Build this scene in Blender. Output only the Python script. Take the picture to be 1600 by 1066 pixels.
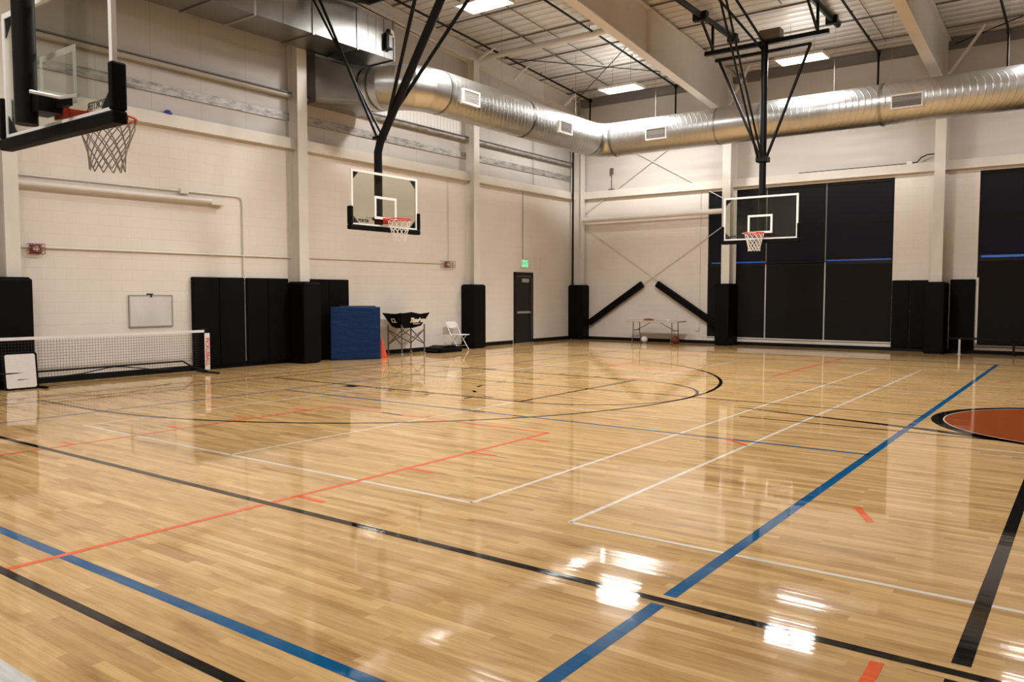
import bpy, bmesh, math, random
from mathutils import Vector, Matrix
random.seed(4)
for o in list(bpy.data.objects): bpy.data.objects.remove(o)
C = bpy.context.scene.collection
PI = math.pi
R = math.radians

# ------------------------------------------------------------------ camera, world, exposure
cd = bpy.data.cameras.new('camera'); cam = bpy.data.objects.new('camera', cd); C.objects.link(cam)
cd.sensor_width = 36.0; cd.lens = 27.99; cd.clip_start = 0.05; cd.clip_end = 200
cam.location = (0, 0, 1.57); cam.rotation_euler = (R(90 - 3.35), 0, R(36.25))
bpy.context.scene.camera = cam
wd = bpy.data.worlds.new('dusk'); bpy.context.scene.world = wd; wd.use_nodes = True
wn = wd.node_tree.nodes; wl = wd.node_tree.links
bg = wn['Background']; bg.inputs['Strength'].default_value = 1.0
tc = wn.new('ShaderNodeTexCoord'); sx = wn.new('ShaderNodeSeparateXYZ'); cr = wn.new('ShaderNodeValToRGB')
wl.new(tc.outputs['Generated'], sx.inputs[0]); wl.new(sx.outputs['Z'], cr.inputs[0]); wl.new(cr.outputs[0], bg.inputs['Color'])
cr.color_ramp.elements[0].position = 0.0; cr.color_ramp.elements[0].color = (.035, .12, .42, 1)
cr.color_ramp.elements[1].position = 0.5; cr.color_ramp.elements[1].color = (.01, .03, .14, 1)
vs = bpy.context.scene.view_settings
bpy.context.scene.display_settings.display_device = 'sRGB'
vs.view_transform = 'Standard'; vs.look = 'None'; vs.gamma = 1; vs.use_curve_mapping = False
vs.exposure = 0.10
LAMP = 330.0         # watts of one high-bay panel

# ------------------------------------------------------------------ materials
MATS = {}
def mat(name, col, rough=.6, metal=0., spec=.5, emit=None, es=0., coat=0., coat_rough=.05, trans=0., ior=1.45):
    m = bpy.data.materials.new(name); m.use_nodes = True; MATS[name] = m
    b = m.node_tree.nodes['Principled BSDF']
    b.inputs['Base Color'].default_value = (*col, 1); b.inputs['Roughness'].default_value = rough
    b.inputs['Metallic'].default_value = metal; b.inputs['Specular IOR Level'].default_value = spec
    b.inputs['Coat Weight'].default_value = coat; b.inputs['Coat Roughness'].default_value = coat_rough
    b.inputs['Transmission Weight'].default_value = trans; b.inputs['IOR'].default_value = ior
    if emit: b.inputs['Emission Color'].default_value = (*emit, 1); b.inputs['Emission Strength'].default_value = es
    return m
def nn(m, t, **kw):
    n = m.node_tree.nodes.new(t)
    for k, v in kw.items(): setattr(n, k, v)
    return n
def lk(m, a, b): m.node_tree.links.new(a, b)
def pos_xyz(m):
    g = nn(m, 'ShaderNodeNewGeometry'); s = nn(m, 'ShaderNodeSeparateXYZ'); lk(m, g.outputs['Position'], s.inputs[0]); return g, s
def math_(m, op, a, b=None):
    n = nn(m, 'ShaderNodeMath', operation=op)
    for i, v in enumerate((a, b)):
        if v is None: continue
        if isinstance(v, (int, float)): n.inputs[i].default_value = v
        else: lk(m, v, n.inputs[i])
    return n.outputs[0]
def noise(m, vec, scale, detail=3, rough=.5):
    n = nn(m, 'ShaderNodeTexNoise'); n.inputs['Scale'].default_value = scale; n.inputs['Detail'].default_value = detail
    n.inputs['Roughness'].default_value = rough
    if vec is not None: lk(m, vec, n.inputs['Vector'])
    return n.outputs['Fac']
def mapping(m, vec, scale, loc=(0, 0, 0)):
    n = nn(m, 'ShaderNodeMapping'); n.inputs['Scale'].default_value = scale; n.inputs['Location'].default_value = loc; lk(m, vec, n.inputs['Vector']); return n.outputs[0]
def ramp(m, fac, stops):
    n = nn(m, 'ShaderNodeValToRGB'); lk(m, fac, n.inputs[0]); e = n.color_ramp.elements
    while len(e) < len(stops): e.new(.5)
    for i, (p, c) in enumerate(stops): e[i].position = p; e[i].color = (*c, 1)
    return n.outputs[0]
def bump(m, h, strength, dist=.01):
    n = nn(m, 'ShaderNodeBump'); n.inputs['Strength'].default_value = strength; n.inputs['Distance'].default_value = dist
    lk(m, h, n.inputs['Height']); return n.outputs[0]
def mix(m, f, a, b, mode='MIX'):
    n = nn(m, 'ShaderNodeMix', data_type='RGBA', blend_type=mode)
    for i, v in ((0, f), (6, a), (7, b)):
        if isinstance(v, (int, float)): n.inputs[i].default_value = v
        elif isinstance(v, tuple): n.inputs[i].default_value = (*v, 1)
        else: lk(m, v, n.inputs[i])
    return n.outputs[2]
def P(m): return m.node_tree.nodes['Principled BSDF']
def weave_noise(m, amt=.12, scale=2.0):
    """slight unevenness of a painted / fabric surface"""
    b = P(m); c = tuple(b.inputs['Base Color'].default_value)[:3]
    g, s = pos_xyz(m); f = noise(m, g.outputs['Position'], scale, 4)
    lo = tuple(x * (1 - amt) for x in c); hi = tuple(min(1, x * (1 + amt)) for x in c)
    lk(m, ramp(m, f, [(.3, lo), (.7, hi)]), b.inputs['Base Color'])

# maple strip floor, boards run along X
WOOD_FLOOR = mat('maple_floor', (.6, .4, .2), rough=.6, spec=.0, coat=.9, coat_rough=.05)
def floor_gloss(m):
    """varnish ripple shared by the boards and the painted lines"""
    g, s = pos_xyz(m)
    row = math_(m, 'FLOOR', math_(m, 'DIVIDE', s.outputs['Y'], .057))
    wn_ = nn(m, 'ShaderNodeTexWhiteNoise', noise_dimensions='1D'); lk(m, row, wn_.inputs['W'])
    a = noise(m, mapping(m, g.outputs['Position'], (.35, 3.0, 1)), 1.0, 2)
    cup = math_(m, 'MULTIPLY', math_(m, 'SUBTRACT', math_(m, 'FRACT', math_(m, 'DIVIDE', s.outputs['Y'], .057)), .5), .004)
    tilt = math_(m, 'MULTIPLY', math_(m, 'SUBTRACT', wn_.outputs['Value'], .5), .003)
    wav = math_(m, 'MULTIPLY', math_(m, 'SUBTRACT', a, .5), .024)
    fine = math_(m, 'MULTIPLY', math_(m, 'SUBTRACT', noise(m, mapping(m, g.outputs['Position'], (.8, 38, 1)), 1.0, 2), .5), .026)
    ny = math_(m, 'ADD', cup, math_(m, 'ADD', tilt, math_(m, 'ADD', wav, fine)))
    b2 = noise(m, mapping(m, g.outputs['Position'], (1.2, 1.0, 1), (7, 3, 0)), 1.0, 2)
    nx = math_(m, 'MULTIPLY', math_(m, 'SUBTRACT', b2, .5), .006)
    cn = nn(m, 'ShaderNodeCombineXYZ'); lk(m, nx, cn.inputs[0]); lk(m, ny, cn.inputs[1]); cn.inputs[2].default_value = 1
    vn = nn(m, 'ShaderNodeVectorMath', operation='NORMALIZE'); lk(m, cn.outputs[0], vn.inputs[0])
    lk(m, vn.outputs[0], P(m).inputs['Coat Normal']); P(m).inputs['Coat IOR'].default_value = 1.40
    return g, s, row, wn_.outputs['Value']
def make_floor():
    m = WOOD_FLOOR; g, s, row, rnd = floor_gloss(m)
    x = math_(m, 'ADD', s.outputs['X'], math_(m, 'MULTIPLY', rnd, 17.3))
    ln = math_(m, 'ADD', .55, math_(m, 'MULTIPLY', rnd, .55))
    seg = math_(m, 'FLOOR', math_(m, 'DIVIDE', x, ln))
    cmb = nn(m, 'ShaderNodeCombineXYZ'); lk(m, seg, cmb.inputs[0]); lk(m, row, cmb.inputs[1])
    w = nn(m, 'ShaderNodeTexWhiteNoise', noise_dimensions='2D'); lk(m, cmb.outputs[0], w.inputs['Vector'])
    base = ramp(m, w.outputs['Value'], [(0, (.41, .255, .112)), (.10, (.46, .29, .124)), (.45, (.53, .343, .150)), (.8, (.575, .378, .170)), (1, (.63, .425, .20))])
    grain = noise(m, mapping(m, g.outputs['Position'], (3.0, 40, 1)), 1.0, 5, .65)
    fig = noise(m, mapping(m, g.outputs['Position'], (1.4, 7, 1)), 1.0, 4, .6)
    c = mix(m, 1.0, base, ramp(m, grain, [(.3, (.80, .77, .74)), (.6, (1, 1, 1))]), 'MULTIPLY')
    c = mix(m, 1.0, c, ramp(m, fig, [(.28, (.70, .62, .52)), (.48, (1, 1, 1)), (.75, (1.0, 1.0, 1.0))]), 'MULTIPLY')
    fy = math_(m, 'FRACT', math_(m, 'DIVIDE', s.outputs['Y'], .057)); edge = math_(m, 'LESS_THAN', fy, .045)
    c = mix(m, math_(m, 'MULTIPLY', edge, .35), c, (.22, .12, .05))
    lk(m, c, P(m).inputs['Base Color'])
make_floor()
def line_paint(name, col):
    m = mat(name, col, rough=.6, spec=.0, coat=.9, coat_rough=.05); floor_gloss(m)
    g = nn(m, 'ShaderNodeNewGeometry'); f = noise(m, mapping(m, g.outputs['Position'], (3, 30, 1)), 1, 4)
    lo = tuple(c * .85 for c in col); hi = tuple(min(1, c * 1.12) for c in col)
    lk(m, ramp(m, f, [(.35, lo), (.65, hi)]), P(m).inputs['Base Color']); return m
L_BLACK = line_paint('black_line_paint', (.006, .006, .006)); L_BLUE = line_paint('blue_line_paint', (.004, .085, .215))
L_WHITE = line_paint('white_line_paint', (.64, .59, .53)); L_ORANGE = line_paint('orange_line_paint', (.66, .105, .035))
L_RUST = line_paint('rust_circle_paint', (.27, .058, .014)); L_GREY = line_paint('pale_apron_paint', (.55, .55, .54))

# painted block wall / liner panels
BLOCK = mat('painted_block', (.70, .60, .50), rough=.55, spec=.35)
def make_block(m, amount):
    g, s = pos_xyz(m)
    u = math_(m, 'ADD', s.outputs['X'], s.outputs['Y'])
    cmb = nn(m, 'ShaderNodeCombineXYZ'); lk(m, u, cmb.inputs[0]); lk(m, s.outputs['Z'], cmb.inputs[1])
    br = nn(m, 'ShaderNodeTexBrick'); lk(m, cmb.outputs[0], br.inputs['Vector'])
    br.inputs['Scale'].default_value = 1; br.inputs['Brick Width'].default_value = .406; br.inputs['Row Height'].default_value = .203
    br.inputs['Mortar Size'].default_value = .006; br.inputs['Mortar Smooth'].default_value = .6
    br.inputs['Color1'].default_value = (1, 1, 1, 1); br.inputs['Color2'].default_value = (.985, .983, .98, 1); br.inputs['Mortar'].default_value = (.965, .958, .95, 1)
    patch = noise(m, g.outputs['Position'], .9, 4); n2 = noise(m, g.outputs['Position'], 40, 3)
    c = mix(m, 1.0, (.71, .655, .60), br.outputs['Color'], 'MULTIPLY')
    c = mix(m, 1.0, c, ramp(m, patch, [(.3, (.95, .94, .93)), (.7, (1, 1, 1))]), 'MULTIPLY')
    lk(m, c, P(m).inputs['Base Color'])
    h = math_(m, 'ADD', math_(m, 'MULTIPLY', br.outputs['Fac'], -1.0), math_(m, 'MULTIPLY', n2, .25))
    lk(m, bump(m, h, amount, .006), P(m).inputs['Normal'])
make_block(BLOCK, .45)
LINER = mat('beige_liner_panel', (.55, .47, .39), rough=.5, spec=.4)
def make_liner(m):
    g, s = pos_xyz(m); u = math_(m, 'ADD', s.outputs['X'], s.outputs['Y'])
    f = math_(m, 'FRACT', math_(m, 'DIVIDE', u, 1.07)); seam = math_(m, 'LESS_THAN', f, .014)
    sag = noise(m, mapping(m, g.outputs['Position'], (.35, .35, 1.1)), 1.0, 2)
    c = mix(m, math_(m, 'MULTIPLY', seam, .38), (.48, .455, .43), (.22, .20, .18)); lk(m, c, P(m).inputs['Base Color'])
    lk(m, bump(m, sag, .5, .25), P(m).inputs['Normal'])
make_liner(LINER)
LINERF = mat('beige_insulation_facing', (.57, .535, .495), rough=.5, spec=.4)
def make_facing(m):
    g, s = pos_xyz(m); sag = noise(m, mapping(m, g.outputs['Position'], (.12, .3, 1.1)), 1.0, 2); lk(m, bump(m, sag, .6, .3), P(m).inputs['Normal'])
make_facing(LINERF)
CEIL = mat('roof_insulation_facing', (.50, .45, .38), rough=.30, metal=.25, spec=.8)
def make_ceil(m):
    g, s = pos_xyz(m)
    wob = noise(m, mapping(m, g.outputs['Position'], (.5, 1.5, 1)), 1.0, 3)
    y = math_(m, 'ADD', s.outputs['Y'], math_(m, 'MULTIPLY', wob, .10))
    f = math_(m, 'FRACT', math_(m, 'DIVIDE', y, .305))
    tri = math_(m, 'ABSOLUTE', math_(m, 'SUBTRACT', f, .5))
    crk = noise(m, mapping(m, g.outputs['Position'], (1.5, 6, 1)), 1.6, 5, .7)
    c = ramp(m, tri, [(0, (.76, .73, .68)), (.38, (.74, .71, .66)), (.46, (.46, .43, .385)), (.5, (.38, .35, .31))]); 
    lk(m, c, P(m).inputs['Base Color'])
    h = math_(m, 'ADD', math_(m, 'MULTIPLY', tri, -1.1), math_(m, 'MULTIPLY', crk, .55))
    lk(m, bump(m, h, .8, .06), P(m).inputs['Normal'])
make_ceil(CEIL)
STEEL_W = mat('cream_steel_paint', (.66, .62, .56), rough=.42, spec=.45); weave_noise(STEEL_W, .05, 1.5)
GIRTM = mat('dull_beige_girt', (.36, .325, .28), rough=.35, spec=.5)
STEEL_S = mat('cream_rod_paint', (.66, .62, .56), rough=.45)
DARKST = mat('dark_purlin', (.15, .135, .115), rough=.6)
GALV = mat('galvanised_duct', (.62, .62, .60), rough=.27, metal=1.0)
def make_galv(m, rough):
    g, s = pos_xyz(m); f = noise(m, g.outputs['Position'], 3, 2, .5)
    lk(m, ramp(m, f, [(.3, (.50, .505, .50)), (.7, (.57, .575, .57))]), P(m).inputs['Base Color'])
    r = nn(m, 'ShaderNodeMapRange'); lk(m, f, r.inputs[0]); r.inputs[3].default_value = rough; r.inputs[4].default_value = rough + .03
    lk(m, r.outputs[0], P(m).inputs['Roughness'])
make_galv(GALV, .30)
SPIRAL = mat('spiral_seam_duct', (.62, .62, .60), rough=.27, metal=1.0); make_galv(SPIRAL, .34)
def make_spiral(m):
    g, s = pos_xyz(m); u = math_(m, 'ADD', s.outputs['X'], math_(m, 'ADD', s.outputs['Y'], math_(m, 'MULTIPLY', s.outputs['Z'], .05)))
    f = math_(m, 'ABSOLUTE', math_(m, 'SUBTRACT', math_(m, 'FRACT', math_(m, 'DIVIDE', u, .15)), .5))
    k = nn(m, 'ShaderNodeMapRange'); k.interpolation_type = 'SMOOTHSTEP'; lk(m, f, k.inputs[0]); k.inputs[1].default_value = .36; k.inputs[2].default_value = .5
    lk(m, bump(m, k.outputs[0], .32, .010), P(m).inputs['Normal'])
make_spiral(SPIRAL)
SHEET = mat('duct_sheet_metal', (.5, .5, .48), rough=.3, metal=1.0); make_galv(SHEET, .36)
lk(SHEET, mix(SHEET, 1.0, P(SHEET).inputs['Base Color'].links[0].from_socket, (.62, .61, .59), 'MULTIPLY'), P(SHEET).inputs['Base Color'])
BAND = mat('duct_band', (.33, .33, .32), rough=.35, metal=1.0)
GALVW = mat('scuffed_galvanised_girt', (.36, .35, .33), rough=.5, metal=.35)
def make_scuff(m):
    g, s = pos_xyz(m); f = noise(m, mapping(m, g.outputs['Position'], (1, 2.5, 9)), 1.4, 5, .7)
    lk(m, ramp(m, f, [(.35, (.16, .15, .145)), (.5, (.33, .32, .30)), (.7, (.47, .45, .43))]), P(m).inputs['Base Color'])
make_scuff(GALVW)
BLACK_ST = mat('black_powder_coat', (.004, .0036, .0033), rough=.42, spec=.22); weave_noise(BLACK_ST, .15, 6)
PAD = mat('black_vinyl_pad', (.0028, .0026, .0024), rough=.55, spec=.10)
def make_pad(m):
    g, s = pos_xyz(m); f = noise(m, mapping(m, g.outputs['Position'], (1, 1, .4)), 3, 3); lk(m, bump(m, f, .15, .04), P(m).inputs['Normal'])
make_pad(PAD)
BLUEV = mat('blue_vinyl_mat', (.003, .022, .085), rough=.45, spec=.25)
def make_bluev(m):
    g, s = pos_xyz(m); f = noise(m, mapping(m, g.outputs['Position'], (1.5, 1.5, 4)), 2.2, 3); lk(m, bump(m, f, .5, .05), P(m).inputs['Normal'])
make_bluev(BLUEV)
RUBBER = mat('black_rubber_base', (.004, .004, .004), rough=.5, spec=.2)
WHITEP = mat('white_paint', (.78, .76, .73), rough=.4)
ALU = mat('brushed_aluminium', (.62, .61, .60), rough=.35, metal=1.0)
CHROME = mat('bright_rod', (.8, .8, .78), rough=.15, metal=1.0)
BOARD = mat('dry_erase_surface', (.60, .59, .57), rough=.25, spec=.6); weave_noise(BOARD, .06, 3)
NOTE = mat('scribbled_board_surface', (.70, .66, .63), rough=.35)
def make_note(m):
    g, s = pos_xyz(m); f = noise(m, mapping(m, g.outputs['Position'], (9, 30, 40)), 1.0, 4, .7)
    row = math_(m, 'FRACT', math_(m, 'MULTIPLY', s.outputs['Z'], 22)); sel = math_(m, 'LESS_THAN', row, .28)
    ink = math_(m, 'MULTIPLY', sel, math_(m, 'GREATER_THAN', f, .50)); lk(m, mix(m, math_(m, 'MULTIPLY', ink, .25), (.70, .66, .63), (.48, .48, .50)), P(m).inputs['Base Color'])
make_note(NOTE)
GLASS = mat('backboard_glass', (.90, .93, .88), rough=.02, trans=1.0, ior=1.05, spec=.6)
def thin_glass(name, tint, refl, rough=.02):
    m = bpy.data.materials.new(name); m.use_nodes = True; nt = m.node_tree; nt.nodes.clear()
    o = nt.nodes.new('ShaderNodeOutputMaterial'); t = nt.nodes.new('ShaderNodeBsdfTransparent'); t.inputs[0].default_value = (*tint, 1)
    g = nt.nodes.new('ShaderNodeBsdfGlossy'); g.inputs['Roughness'].default_value = rough
    lw = nt.nodes.new('ShaderNodeLayerWeight'); lw.inputs[0].default_value = .5
    pw = nt.nodes.new('ShaderNodeMath'); pw.operation = 'POWER'; pw.inputs[1].default_value = 4.0; nt.links.new(lw.outputs['Facing'], pw.inputs[0])
    f = nt.nodes.new('ShaderNodeMath'); f.operation = 'ADD'; f.inputs[1].default_value = .05; nt.links.new(pw.outputs[0], f.inputs[0])
    mm = nt.nodes.new('ShaderNodeMath'); mm.operation = 'MULTIPLY'; mm.inputs[1].default_value = refl
    x = nt.nodes.new('ShaderNodeMixShader'); nt.links.new(f.outputs[0], mm.inputs[0]); nt.links.new(mm.outputs[0], x.inputs[0])
    nt.links.new(t.outputs[0], x.inputs[1]); nt.links.new(g.outputs[0], x.inputs[2]); nt.links.new(x.outputs[0], o.inputs[0]); return m
GLASS = thin_glass('backboard_glass', (.90, .915, .87), 1.0)
WGLASS = thin_glass('window_glass', (.85, .88, .9), .8)
RIM = mat('orange_red_rim', (.55, .045, .018), rough=.4)
NETM = mat('white_net_cord', (.70, .66, .60), rough=.8)
NETG = mat('grey_net_cord', (.31, .28, .25), rough=.8)
NETD = mat('dark_court_net_cord', (.035, .031, .028), rough=.8)
TAPE = mat('white_net_tape', (.70, .68, .66), rough=.7)
SHADE_L = mat('dark_roller_shade', (.0115, .0095, .008), rough=.8, spec=.15)
FRAME_B = mat('black_window_frame', (.004, .0035, .003), rough=.4, spec=.3)
SHADE_U = bpy.data.materials.new('dark_sunscreen_mesh'); SHADE_U.use_nodes = True
def make_screen(m):
    nt = m.node_tree; b = P(m); b.inputs['Base Color'].default_value = (.0085, .0075, .0080, 1); b.inputs['Roughness'].default_value = .7
    b.inputs['Specular IOR Level'].default_value = .15
    t = nt.nodes.new('ShaderNodeBsdfTransparent'); x = nt.nodes.new('ShaderNodeMixShader'); x.inputs[0].default_value = .10
    o = nt.nodes['Material Output']; nt.links.new(b.outputs[0], x.inputs[1]); nt.links.new(t.outputs[0], x.inputs[2]); nt.links.new(x.outputs[0], o.inputs[0])
make_screen(SHADE_U)
DOORM = mat('dark_bronze_door', (.012, .011, .009), rough=.45, spec=.3); FRAMEM = mat('black_door_frame', (.006, .005, .004), rough=.45, spec=.3)
RED = mat('red_alarm_plastic', (.22, .055, .04), rough=.5); CONE = mat('orange_cone_plastic', (.55, .06, .02), rough=.5)
CAGE = mat('pale_wire_cage', (.62, .52, .46), rough=.5)
EXITG = mat('exit_face', (.2, .6, .35), rough=.4, emit=(.22, .85, .42), es=.75); EXITD = mat('exit_letters', (.03, .35, .15), rough=.4, emit=(.03, .45, .16), es=.3)
PANEL = mat('led_panel', (1, 1, 1), rough=.5, emit=(1, .97, .95), es=9.0)
ADDED_UPLIGHT = mat('added_uplight_glow', (1, 1, 1), rough=.5, emit=(1, .97, .93), es=9.5)  # upward glow added to the lamps to brighten ceiling and rafters
BASKET = mat('brown_basketball', (.24, .05, .018), rough=.55); VOLLEY = mat('white_volleyball', (.75, .72, .68), rough=.5)
BLUEB = mat('blue_rubber_ball', (.02, .05, .28), rough=.4)
TABLE = mat('pale_table_top', (.52, .47, .41), rough=.4); TUBE = mat('brown_grey_tube', (.15, .13, .11), rough=.4, metal=.4)
FABRIC = mat('black_cart_fabric', (.005, .0048, .0048), rough=.9, spec=.1); REDTXT = mat('red_lettering', (.60, .09, .06), rough=.6)
GREYTXT = mat('grey_lettering', (.30, .29, .27), rough=.6); BLKTXT = mat('black_lettering', (.015, .014, .012), rough=.5)
LOUVRE = mat('grey_louvre', (.34, .32, .30), rough=.6)
CREAMBOX = mat('cream_box', (.62, .55, .42), rough=.5)

# ------------------------------------------------------------------ mesh helpers (everything is authored in world metres)
ROOTM = {}
class MB:
    def __init__(s): s.v = []; s.f = []; s.m = []; s.sm = []
    def add(s, vs_, fs, mi=0, smooth=False):
        o = len(s.v); s.v += [Vector(v) for v in vs_]
        for f in fs: s.f.append([i + o for i in f]); s.m.append(mi); s.sm.append(smooth)
        return s
    def box(s, x0, x1, y0, y1, z0, z1, mi=0):
        x0, x1 = sorted((x0, x1)); y0, y1 = sorted((y0, y1)); z0, z1 = sorted((z0, z1))
        return s.add([(x0, y0, z0), (x1, y0, z0), (x1, y1, z0), (x0, y1, z0), (x0, y0, z1), (x1, y0, z1), (x1, y1, z1), (x0, y1, z1)],
                     [(3, 2, 1, 0), (4, 5, 6, 7), (0, 1, 5, 4), (1, 2, 6, 5), (2, 3, 7, 6), (3, 0, 4, 7)], mi)
    def hexa(s, a, b, mi=0):   # two quads of 4 corners, same winding
        return s.add(list(a) + list(b), [(3, 2, 1, 0), (4, 5, 6, 7), (0, 1, 5, 4), (1, 2, 6, 5), (2, 3, 7, 6), (3, 0, 4, 7)], mi)
    def bar(s, p, q, w, h, up=(0, 0, 1), mi=0):   # rectangular bar from p to q
        p = Vector(p); q = Vector(q); d = (q - p).normalized(); a = d.cross(Vector(up))
        if a.length < 1e-4: a = d.cross(Vector((1, 0, 0)))
        a.normalize(); b = a.cross(d); a *= w / 2; b *= h / 2
        return s.hexa([p - a - b, p + a - b, p + a + b, p - a + b], [q - a - b, q + a - b, q + a + b, q - a + b], mi)
    def tube(s, pts, r, n=10, mi=0, caps=True, closed=False):
        pts = [Vector(p) for p in pts]; N = len(pts); rs = r if isinstance(r, (list, tuple)) else [r] * N
        t0 = (pts[1] - pts[0]).normalized(); up = Vector((0, 0, 1)) if abs(t0.z) < .9 else Vector((1, 0, 0))
        a = t0.cross(up).normalized(); rings = []
        for i, p in enumerate(pts):
            if closed: t = pts[(i + 1) % N] - pts[i - 1]
            else: t = pts[min(i + 1, N - 1)] - pts[max(i - 1, 0)]
            t.normalize(); a = (a - t * a.dot(t)).normalized(); b = t.cross(a)
            rings.append([p + (a * math.cos(2 * PI * k / n) + b * math.sin(2 * PI * k / n)) * rs[i] for k in range(n)])
        vs_ = [v for rg in rings for v in rg]; fs = []
        M = N if closed else N - 1
        for i in range(M):
            j = (i + 1) % N
            for k in range(n): fs.append((i * n + k, i * n + (k + 1) % n, j * n + (k + 1) % n, j * n + k))
        s.add(vs_, fs, mi, n > 5)
        if caps and not closed:
            s.add(rings[0], [tuple(reversed(range(n)))], mi); s.add(rings[-1], [tuple(range(n))], mi)
        return s
    def poly(s, pts, mi=0): return s.add(pts, [tuple(range(len(pts)))], mi)
    def prism(s, pts, d, mi=0):   # polygon extruded by vector d
        d = Vector(d); a = [Vector(p) for p in pts]; n = len(a); b = [p + d for p in a]
        return s.add(a + b, [tuple(reversed(range(n))), tuple(range(n, 2 * n))] + [(i, (i + 1) % n, n + (i + 1) % n, n + i) for i in range(n)], mi)
    def sphere(s, c, r, n=20, mi=0, sz=1.0):
        c = Vector(c); vs_ = []; fs = []; h = n // 2
        for i in range(h + 1):
            t = PI * i / h
            for k in range(n): vs_.append(c + Vector((math.sin(t) * math.cos(2 * PI * k / n), math.sin(t) * math.sin(2 * PI * k / n), math.cos(t) * sz)) * r)
        for i in range(h):
            for k in range(n): fs.append((i * n + k, (i + 1) * n + k, (i + 1) * n + (k + 1) % n, i * n + (k + 1) % n))
        return s.add(vs_, fs, mi, True)
    def rrect(s, c, ux, uy, w, h, rad, d, mi=0, n=6):  # rounded rectangle slab
        c = Vector(c); ux = Vector(ux); uy = Vector(uy); pts = []
        for (sx_, sy_, a0) in ((1, 1, 0), (-1, 1, 90), (-1, -1, 180), (1, -1, 270)):
            for k in range(n + 1):
                a = R(a0 + 90 * k / n); pts.append(c + ux * (sx_ * (w / 2 - rad) + rad * math.cos(a)) + uy * (sy_ * (h / 2 - rad) + rad * math.sin(a)))
        return s.prism(pts, d, mi)
    def build(s, name, mats, parent=None, bevel=0.0):
        me = bpy.data.meshes.new(name); inv = None
        if parent is not None:
            inv = ROOTM[parent.name].inverted()
        me.from_pydata([tuple(inv @ v if inv else v) for v in s.v], [], s.f)
        for m in (mats if isinstance(mats, (list, tuple)) else [mats]): me.materials.append(m)
        for p, mi, sm in zip(me.polygons, s.m, s.sm): p.material_index = mi; p.use_smooth = sm
        bm = bmesh.new(); bm.from_mesh(me); bmesh.ops.recalc_face_normals(bm, faces=bm.faces); bm.to_mesh(me); bm.free()
        o = bpy.data.objects.new(name, me); C.objects.link(o)
        if parent is not None: o.parent = parent; ROOTM[o.name] = ROOTM[parent.name]
        else: ROOTM[o.name] = Matrix.Identity(4)
        if bevel: bv = o.modifiers.new('bevel', 'BEVEL'); bv.width = bevel; bv.segments = 2; bv.limit_method = 'ANGLE'
        return o
def origin_to(o, loc):   # move a single-mesh thing's origin to its base
    loc = Vector(loc); o.data.transform(Matrix.Translation(-loc)); o.location = loc; ROOTM[o.name] = Matrix.Translation(loc); return o
def tag(o, label, cat, group=None, kind=None):
    o['label'] = label; o['category'] = cat
    if group: o['group'] = group
    if kind: o['kind'] = kind
    return o
def thing(name, loc, label, cat, group=None, rz=0):
    o = bpy.data.objects.new(name, None); C.objects.link(o); o.location = loc; o.rotation_euler = (0, 0, rz); o.empty_display_size = .2
    ROOTM[o.name] = Matrix.Translation(Vector(loc)) @ Matrix.Rotation(rz, 4, 'Z'); return tag(o, label, cat, group)
def struct(name, mb, mats, label, cat, parent=None, bevel=0):
    o = mb.build(name, mats, parent, bevel)
    if parent is None: tag(o, label, cat, kind='structure')
    return o
def dup(root, loc, label):
    r = root.copy(); C.objects.link(r); r.location = loc; r['label'] = label
    ROOTM[r.name] = Matrix.Translation(Vector(loc))
    for ch in list(root.children):
        c = ch.copy(); C.objects.link(c); c.parent = r
        for g in list(ch.children): d = g.copy(); C.objects.link(d); d.parent = c
    return r
def text(name, s, size, M, m, parent, extrude=.001, shear=0, align='CENTER', offset=0.0):
    cu = bpy.data.curves.new(name, 'FONT'); cu.body = s; cu.size = size; cu.extrude = extrude; cu.align_x = align; cu.align_y = 'CENTER'; cu.shear = shear; cu.offset = offset
    t = bpy.data.objects.new('tmp', cu); C.objects.link(t); dg = bpy.context.evaluated_depsgraph_get(); dg.update()
    me = bpy.data.meshes.new_from_object(t.evaluated_get(dg)); bpy.data.objects.remove(t); bpy.data.curves.remove(cu)
    me.transform(ROOTM[parent.name].inverted() @ M); me.materials.clear(); me.materials.append(m); me.name = name
    o = bpy.data.objects.new(name, me); C.objects.link(o); o.parent = parent; return o
def frame(loc, xdir, ydir):
    x = Vector(xdir).normalized(); y = Vector(ydir).normalized(); z = x.cross(y)
    M = Matrix((( x.x, y.x, z.x, loc[0]), (x.y, y.y, z.y, loc[1]), (x.z, y.z, z.z, loc[2]), (0, 0, 0, 1))); return M

XL, YF, XR, YB = -14.95, 24.2, 13.0, -3.2
def roofz(y): return 8.28 + .068 * (YF - y)

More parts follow.
